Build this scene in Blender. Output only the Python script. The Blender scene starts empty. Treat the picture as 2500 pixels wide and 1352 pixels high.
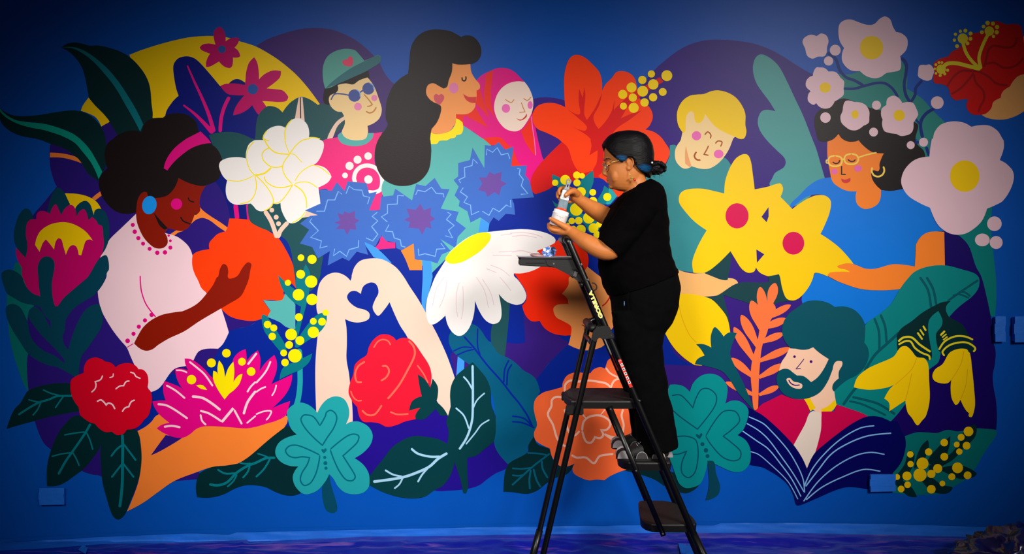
import bpy, bmesh, math, random, time
from mathutils import Vector, Matrix, noise, geometry
from mathutils.bvhtree import BVHTree

# ------------------------------------------------------------------ camera, light, exposure
scene = bpy.context.scene
COL = scene.collection
F, HOR, CX = 2075.0, 586.0, 1250.0          # focal length and horizon measured in the 2500 px frame
WALL_D, EYE = 4.8, 1.7026                   # camera to wall, camera above floor
cam_d = bpy.data.cameras.new('camera'); cam = bpy.data.objects.new('camera', cam_d); COL.objects.link(cam)
cam.location = (0, -WALL_D, EYE); cam.rotation_euler = (math.pi/2, 0, 0)
cam_d.sensor_width = 36.0; cam_d.lens = 36.0*F/2500.0; cam_d.shift_y = -(676.0-HOR)/2500.0
cam_d.clip_start = 0.05
scene.camera = cam

world = bpy.data.worlds.new('room_fill'); scene.world = world; world.use_nodes = True
world.node_tree.nodes['Background'].inputs[0].default_value = (0.75, 0.85, 1.0, 1)
world.node_tree.nodes['Background'].inputs[1].default_value = 0.035

def spot(name, loc, target, energy, size, blend, radius, col=(1, 0.96, 0.9)):
    l = bpy.data.lights.new(name, 'SPOT'); o = bpy.data.objects.new(name, l); COL.objects.link(o)
    o.location = loc; o.rotation_euler = (Vector(target)-Vector(loc)).to_track_quat('-Z', 'Y').to_euler()
    l.energy = energy; l.spot_size = math.radians(size); l.spot_blend = blend; l.shadow_soft_size = radius; l.color = col
    return o
spot('ceiling_spot_left', (-1.3, -4.9, 3.35), (-0.88, 0, 1.24), 1330, 39, 1.0, 0.8).scale = (1.36, 1, 1)
spot('ceiling_spot_right', (3.0, -4.9, 3.5), (0.84, 0, 1.24), 1500, 39, 1.0, 0.8).scale = (1.34, 1, 1)

vs = scene.view_settings
scene.display_settings.display_device = 'sRGB'
vs.view_transform = 'Standard'; vs.look = 'None'; vs.gamma = 1.0; vs.exposure = 0.0; vs.use_curve_mapping = False

# ------------------------------------------------------------------ helpers
def at(px, py, d):
    """world point seen at (px, py) of the measured frame, d metres in front of the camera plane"""
    return Vector(((px-CX)*d/F, d-WALL_D, EYE-(py-HOR)*d/F))
def s2l(c):
    return tuple((x/255/12.92 if x <= 10.3 else ((x/255+0.055)/1.055)**2.4) for x in c)
MATS = {}
def mat(name, rgb, rough=0.5, metal=0.0, spec=0.5, var=0.06, vscale=6.0, bump=0.0, bscale=60.0, coat=0.0, gain=1.0, alpha=None, trans=0.0, streak=None, cut=0.0):
    if name in MATS: return MATS[name]
    m = bpy.data.materials.new(name); m.use_nodes = True; MATS[name] = m
    nt = m.node_tree; N = nt.nodes; L = nt.links; b = N['Principled BSDF']
    lin = [max(0.0004, min(0.92, x*gain-cut)) for x in s2l(rgb)]
    tc = N.new('ShaderNodeTexCoord'); nz = N.new('ShaderNodeTexNoise'); nz.inputs['Scale'].default_value = vscale; nz.inputs['Detail'].default_value = 4
    L.new(tc.outputs['Object'], nz.inputs['Vector'])
    mx = N.new('ShaderNodeMix'); mx.data_type = 'RGBA'
    mx.inputs[6].default_value = (*[x*(1-var) for x in lin], 1); mx.inputs[7].default_value = (*[min(.95, x*(1+var)+0.0005) for x in lin], 1)
    L.new(nz.outputs['Fac'], mx.inputs[0]); L.new(mx.outputs[2], b.inputs['Base Color'])
    b.inputs['Roughness'].default_value = rough; b.inputs['Metallic'].default_value = metal
    b.inputs['Specular IOR Level'].default_value = spec; b.inputs['Coat Weight'].default_value = coat
    if trans: b.inputs['Transmission Weight'].default_value = trans
    if bump:
        n2 = N.new('ShaderNodeTexNoise'); n2.inputs['Scale'].default_value = bscale; n2.inputs['Detail'].default_value = 5
        if streak:
            mp = N.new('ShaderNodeMapping'); mp.inputs['Scale'].default_value = streak; L.new(tc.outputs['Object'], mp.inputs['Vector']); L.new(mp.outputs[0], n2.inputs['Vector'])
        else: L.new(tc.outputs['Object'], n2.inputs['Vector'])
        bp = N.new('ShaderNodeBump'); bp.inputs['Strength'].default_value = bump; bp.inputs['Distance'].default_value = 0.004
        L.new(n2.outputs['Fac'], bp.inputs['Height']); L.new(bp.outputs[0], b.inputs['Normal'])
    return m
def link(name, me, m, parent=None, smooth=False, label=None):
    o = bpy.data.objects.new(name, me); COL.objects.link(o)
    if m is not None and not me.materials:
        for k in (m if isinstance(m, (list, tuple)) else [m]): me.materials.append(k)
    if smooth:
        for p in me.polygons: p.use_smooth = True
    if parent is not None: o.parent = parent; o.matrix_parent_inverse = Matrix.Translation(-parent_loc(parent))
    if label: o['label'] = label
    return o
def parent_loc(p):
    return Vector(p.location) if p.parent is None else Vector((0, 0, 0))
def raw(name, V, Fc, m, parent=None, smooth=False, label=None):
    me = bpy.data.meshes.new(name); me.from_pydata([tuple(v) for v in V], [], Fc); me.update()
    return link(name, me, m, parent, smooth, label)
def frombm(name, bm, m, parent=None, smooth=False, label=None):
    me = bpy.data.meshes.new(name); bmesh.ops.recalc_face_normals(bm, faces=bm.faces); bm.to_mesh(me); bm.free()
    return link(name, me, m, parent, smooth, label)
def empty(name, loc, label=None, cat=None, group=None):
    o = bpy.data.objects.new(name, None); COL.objects.link(o); o.location = loc; o.empty_display_size = 0.05
    tag(o, label, cat, group); return o
def tag(o, label=None, cat=None, group=None, kind=None):
    if label: o['label'] = label
    if cat: o['category'] = cat
    if group: o['group'] = group
    if kind: o['kind'] = kind
    return o
def box(bm, lo, hi, bevel=0.0, rot=None):
    c = [(lo[i]+hi[i])/2 for i in range(3)]; s = [abs(hi[i]-lo[i]) for i in range(3)]
    mt = Matrix.Translation(c) @ (rot.to_4x4() if rot else Matrix.Identity(4)) @ Matrix.Diagonal((*s, 1))
    r = bmesh.ops.create_cube(bm, size=1, matrix=mt)
    if bevel: bmesh.ops.bevel(bm, geom=list({e for v in r['verts'] for e in v.link_edges}), offset=bevel, segments=2, affect='EDGES')
def smoothpath(P, k=6):
    P = [Vector(p) for p in P]; out = []
    for i in range(len(P)-1):
        a = P[max(0, i-1)]; b = P[i]; c = P[i+1]; d = P[min(len(P)-1, i+2)]
        for j in range(k):
            t = j/k
            out.append(0.5*((2*b)+(c-a)*t+(2*a-5*b+4*c-d)*t*t+(3*b-a-3*c+d)*t**3))
    out.append(P[-1]); return out
def tube(bm, P, r, seg=12, cap='flat', flat=1.0, up=None, dome=True):
    """sweep a circle along P; r is a number or one radius per point; flat squashes it along `up`"""
    P = [Vector(p) for p in P]; n = len(P); R = r if isinstance(r, (list, tuple)) else [r]*n
    if cap == 'round':
        t0 = (P[0]-P[1]).normalized(); t1 = (P[-1]-P[-2]).normalized()
        add0 = [(P[0]+t0*R[0]*math.sin(a), R[0]*math.cos(a)) for a in (1.35, 0.95, 0.5)]
        add1 = [(P[-1]+t1*R[-1]*math.sin(a), R[-1]*math.cos(a)) for a in (0.5, 0.95, 1.35)]
        P = [p for p, _ in add0]+P+[p for p, _ in add1]; R = [q for _, q in add0]+list(R)+[q for _, q in add1]; n = len(P)
    T = []
    for i in range(n):
        t = (P[min(n-1, i+1)]-P[max(0, i-1)]); T.append(t.normalized() if t.length > 1e-9 else Vector((0, 0, 1)))
    u = Vector(up) if up else (Vector((0, 1, 0)) if abs(T[0].y) < .9 else Vector((1, 0, 0)))
    rings = []
    for i in range(n):
        u = (u-T[i]*u.dot(T[i])).normalized(); v = T[i].cross(u)
        rings.append([bm.verts.new(P[i]+(u*math.cos(a)*flat+v*math.sin(a))*R[i]) for a in (2*math.pi*k/seg for k in range(seg))])
    for i in range(n-1):
        for k in range(seg): bm.faces.new((rings[i][k], rings[i][(k+1) % seg], rings[i+1][(k+1) % seg], rings[i+1][k]))
    bm.faces.new(rings[0][::-1]); bm.faces.new(rings[-1])
def loft(bm, rings):
    R = [[bm.verts.new(p) for p in r] for r in rings]; n = len(R[0])
    for a, b in zip(R, R[1:]):
        for k in range(n): bm.faces.new((a[k], a[(k+1) % n], b[(k+1) % n], b[k]))
    bm.faces.new(R[0][::-1]); bm.faces.new(R[-1])
def ell(c, ax, ay, seg=28, e=2.0):
    """ring around c spanned by vectors ax, ay (superellipse exponent e)"""
    out = []
    for k in range(seg):
        a = 2*math.pi*k/seg; x = math.cos(a); y = math.sin(a); q = 2/e
        out.append(c+ax*math.copysign(abs(x)**q, x)+ay*math.copysign(abs(y)**q, y))
    return out
def slices(bm, S, yc, e=2.2, seg=32, taper=1.0):
    """S: (front px, front py, back px, back py, half width) side-view slices at depth yc"""
    rr = []
    for fx, fy, bx, by, hw in S:
        a = at(fx, fy, yc); b = at(bx, by, yc); c = (a+b)/2
        rr.append(ell(c, (b-a)/2, Vector((0, hw, 0)), seg, e))
    loft(bm, rr)
def blob(bm, c, r, seg=14):
    r = r if isinstance(r, (list, tuple)) else (r, r, r)
    bmesh.ops.create_uvsphere(bm, u_segments=seg, v_segments=max(6, seg//2), radius=1, matrix=Matrix.Translation(c) @ Matrix.Diagonal((*r, 1)))
def remesh(bm, voxel, smooth=2, fac=0.6):
    """union of all closed shapes in bm as one continuous skin"""
    bmesh.ops.recalc_face_normals(bm, faces=bm.faces)
    me = bpy.data.meshes.new('tmp'); bm.to_mesh(me); bm.free()
    o = bpy.data.objects.new('tmp', me); COL.objects.link(o)
    m = o.modifiers.new('r', 'REMESH'); m.mode = 'VOXEL'; m.voxel_size = voxel; m.use_smooth_shade = True
    if smooth:
        s = o.modifiers.new('s', 'SMOOTH'); s.iterations = smooth; s.factor = fac
    dg = bpy.context.evaluated_depsgraph_get(); ev = o.evaluated_get(dg)
    res = bpy.data.meshes.new_from_object(ev); bpy.data.objects.remove(o); bpy.data.meshes.remove(me)
    for p in res.polygons: p.use_smooth = True
    return res
def crumple(me, fn):
    n = len(me.vertices); co = [0.0]*(3*n); no = [0.0]*(3*n)
    me.vertices.foreach_get('co', co); me.vertices.foreach_get('normal', no)
    for i in range(n):
        c = Vector(co[3*i:3*i+3]); f = fn(c)
        for k in range(3): co[3*i+k] += no[3*i+k]*f
    me.vertices.foreach_set('co', co); me.update()
def bolt(c, r=0.006, parent=None, name='bolt'):
    bm = bmesh.new()
    bmesh.ops.create_cone(bm, cap_ends=True, segments=14, radius1=r, radius2=r*.75, depth=0.004, matrix=Matrix.Translation(c) @ Matrix.Rotation(math.pi/2, 4, 'X'))
    bmesh.ops.create_cone(bm, cap_ends=True, segments=6, radius1=r*.45, radius2=r*.4, depth=0.006, matrix=Matrix.Translation(Vector(c)+Vector((0, -.001, 0))) @ Matrix.Rotation(math.pi/2, 4, 'X'))
    return frombm(name, bm, mat('bolt_zinc', (205, 205, 210), 0.25, 1.0), parent, label='silver bolt head')

GAIN = 0.9
PAL=dict(
y=(255,208,0),Y=(255,230,0),Y2=(255,215,5),Y3=(255,215,95),Y4=(255,205,0),y2=(235,175,0),y3=(235,215,45),
G=(8,48,52),G2=(18,62,68),g=(35,82,88),G4=(30,68,75),F=(0,68,88),F2=(0,84,98),F3=(0,84,100),
T=(0,120,132),t=(0,115,112),J=(0,160,140),c=(38,162,168),c1=(90,165,155),c2=(55,115,125),A=(88,178,176),A2=(55,142,150),A3=(80,158,158),A4=(45,135,130),c3=(0,140,143),c4=(0,125,122),c5=(0,115,115),
t2=(0,75,98),t3=(0,105,125),t4=(0,80,102),t5=(0,68,85),T4=(0,88,100),x=(0,92,128),x2=(0,92,118),x3=(0,132,132),
N=(0,42,150),N2=(0,28,125),n=(75,88,158),n2=(12,48,130),n3=(0,12,95),
V=(48,30,125),V2=(40,25,140),V3=(58,33,128),V4=(72,44,120),V5=(32,5,100),V6=(70,22,110),
M=(230,0,132),m=(200,0,105),m2=(208,0,78),m3=(220,0,85),H=(246,40,130),h=(215,85,100),h2=(235,70,110),pk=(255,110,180),
O=(255,65,15),O2=(240,48,32),O3=(255,45,10),Or=(215,28,28),R=(220,0,42),R2=(230,32,56),R3=(215,5,8),R4=(165,0,12),
o=(255,135,55),f2=(252,158,88),f5=(255,135,48),f6=(240,170,100),f=(252,215,155),f3=(240,165,110),f4=(252,188,115),e=(244,205,186),i=(244,216,202),i2=(255,205,175),
P=(250,212,222),P2=(240,200,212),W=(246,240,238),W3=(240,220,205),B=(140,30,5),K=(34,26,28),k=(255,105,85),k2=(255,122,68),k3=(255,108,58),k4=(255,195,172),
U=(62,108,198),u=(45,85,165),b=(30,150,245),b2=(20,122,226),S=(65,150,235),l=(120,175,240),l2=(165,210,238),l3=(135,190,240),
q=(108,75,160),p=(246,140,190),v=(235,130,180),v2=(240,110,185),z=(235,205,215),d=(205,130,60),d2=(175,80,15),r=(215,60,60),r2=(200,60,30),r3=(215,40,30),
)
WALLC=(0,84,186)

# ------------------------------------------------------------------ mural outlines (as measured on the wall) and their curves
def catmull(pts, closed):
    """pts: [((x,y),corner)] -> smooth outline through them; a corner point breaks the curve"""
    n=len(pts); out=[]
    segs=n if closed else n-1
    for i in range(segs):
        p1,c1=pts[i]; p2,c2=pts[(i+1)%n]
        p0=pts[i-1][0] if (closed or i>0) else p1
        p3=pts[(i+2)%n][0] if (closed or i+2<n) else p2
        d=math.dist(p1,p2)
        m1=(0.0,0.0); m2=(0.0,0.0)
        if c1 and c2: out.append(p1); continue
        d0=math.dist(p0,p1) or d; d2=math.dist(p2,p3) or d
        def tan(a,b,c,da,db):
            # centripetal-like tangent, scaled to segment length
            s=(da+db) or 1
            return ((c[0]-a[0])/s,(c[1]-a[1])/s)
        m1=tan(p0,p1,p2,d0,d) if not c1 else None
        m2=tan(p1,p2,p3,d,d2) if not c2 else None
        if m1 is None: m1=(1.5*(p2[0]-p1[0])/d-0.5*m2[0],1.5*(p2[1]-p1[1])/d-0.5*m2[1])
        if m2 is None: m2=(1.5*(p2[0]-p1[0])/d-0.5*m1[0],1.5*(p2[1]-p1[1])/d-0.5*m1[1])
        k=max(2,min(8,int(d/5)+2))
        for j in range(k):
            t=j/k; a=2*t**3-3*t*t+1; b=t**3-2*t*t+t; c=-2*t**3+3*t*t; e=t**3-t*t
            out.append((a*p1[0]+b*d*m1[0]+c*p2[0]+e*d*m2[0], a*p1[1]+b*d*m1[1]+c*p2[1]+e*d*m2[1]))
    if not closed: out.append(pts[-1][0])
    return out
def stroke(path,w0,w1):
    L=[];R=[];n=len(path)
    cum=[0]
    for i in range(1,n): cum.append(cum[-1]+math.dist(path[i-1],path[i]))
    tot=cum[-1] or 1
    for i,(x,y) in enumerate(path):
        a=path[max(0,i-1)];b=path[min(n-1,i+1)]
        dx,dy=b[0]-a[0],b[1]-a[1];l=math.hypot(dx,dy) or 1
        nx,ny=-dy/l,dx/l
        t=cum[i]/tot;w=(w0+(w1-w0)*t)/2
        e=min(cum[i],tot-cum[i])/max(w,.01)     # round ends
        if e<1: w*=math.sqrt(max(0.08,1-(1-e)**2))
        # mitre
        if 0<i<n-1:
            ax,ay=x-path[i-1][0],y-path[i-1][1];bx,by=path[i+1][0]-x,path[i+1][1]-y
            la=math.hypot(ax,ay) or 1;lb=math.hypot(bx,by) or 1
            c=(ax*bx+ay*by)/(la*lb); w*=min(1.3,1/math.sqrt(max(.2,(1+c)/2)))
        L.append((x+nx*w,y+ny*w));R.append((x-nx*w,y-ny*w))
    return L,R
def dense(path,w0):
    o=[path[0]]
    for i in range(1,len(path)): o.append(path[i])
    # extra points near the ends so that they round off
    def near(a,b,w):
        d=math.dist(a,b); r=[]
        for f in (.12,.4,.8):
            t=f*w/2/d
            if t<.9: r.append((a[0]+(b[0]-a[0])*t,a[1]+(b[1]-a[1])*t))
        return r
    h=near(o[0],o[1],w0); t=near(o[-1],o[-2],w0)
    return [o[0]]+h+o[1:-1]+t[::-1]+[o[-1]]
def parse(data):
    """yields (part_name,label,[(kind,colour,name,polys)]) ; polys = list of ('poly',pts)|('strip',L,R)"""
    res=[]
    for ln in data.strip().split('\n'):
        if ln[0]=='#':
            n,l=ln[1:].split('|',1); res.append((n,l,[])); continue
        k,w,col,name,*pt=ln.split(' ')
        P=[]
        for p in pt:
            cn=p.endswith('!'); P.append((tuple(float(x) for x in p.rstrip('!').split(',')),cn))
        if k=='P': res[-1][2].append((col,name,('poly',catmull(P,True))))
        elif k=='S':
            ws=w.split('>'); w0=float(ws[0]); w1=float(ws[-1])
            path=dense(catmull(P,False),max(w0,w1)) if math.dist(P[0][0],P[-1][0])>1 else catmull(P,False)
            res[-1][2].append((col,name,('strip',)+stroke(path,w0,w1)))
        elif k=='L':
            (b,_),(t,_)=P; w=float(w); d=math.dist(b,t); ux,uy=(t[0]-b[0])/d,(t[1]-b[1])/d; nx,ny=-uy,ux
            pf=[(0,.22),(.25,.36),(.5,.5),(.72,.48),(.9,.3),(1,0)]
            pts=[(b[0]+ux*d*f+nx*w*h,b[1]+uy*d*f+ny*w*h) for f,h in pf]+[(b[0]+ux*d*f-nx*w*h,b[1]+uy*d*f-ny*w*h) for f,h in reversed(pf[:-1])]
            res[-1][2].append((col,name,('poly',catmull([(p,i in(0,len(pts)-1)) for i,p in enumerate(pts)],True))))
        elif k=='C':
            for q,_ in P:
                x,y,r=q[:3]; r2=q[3] if len(q)>3 else r; a=math.radians(q[4]) if len(q)>4 else 0
                m=16 if r<8 else 28
                res[-1][2].append((col,name,('poly',[(x+r*math.cos(t)*math.cos(a)-r2*math.sin(t)*math.sin(a),y+r*math.cos(t)*math.sin(a)+r2*math.sin(t)*math.cos(a)) for t in (2*math.pi*i/m for i in range(m))])))
    return res

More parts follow.
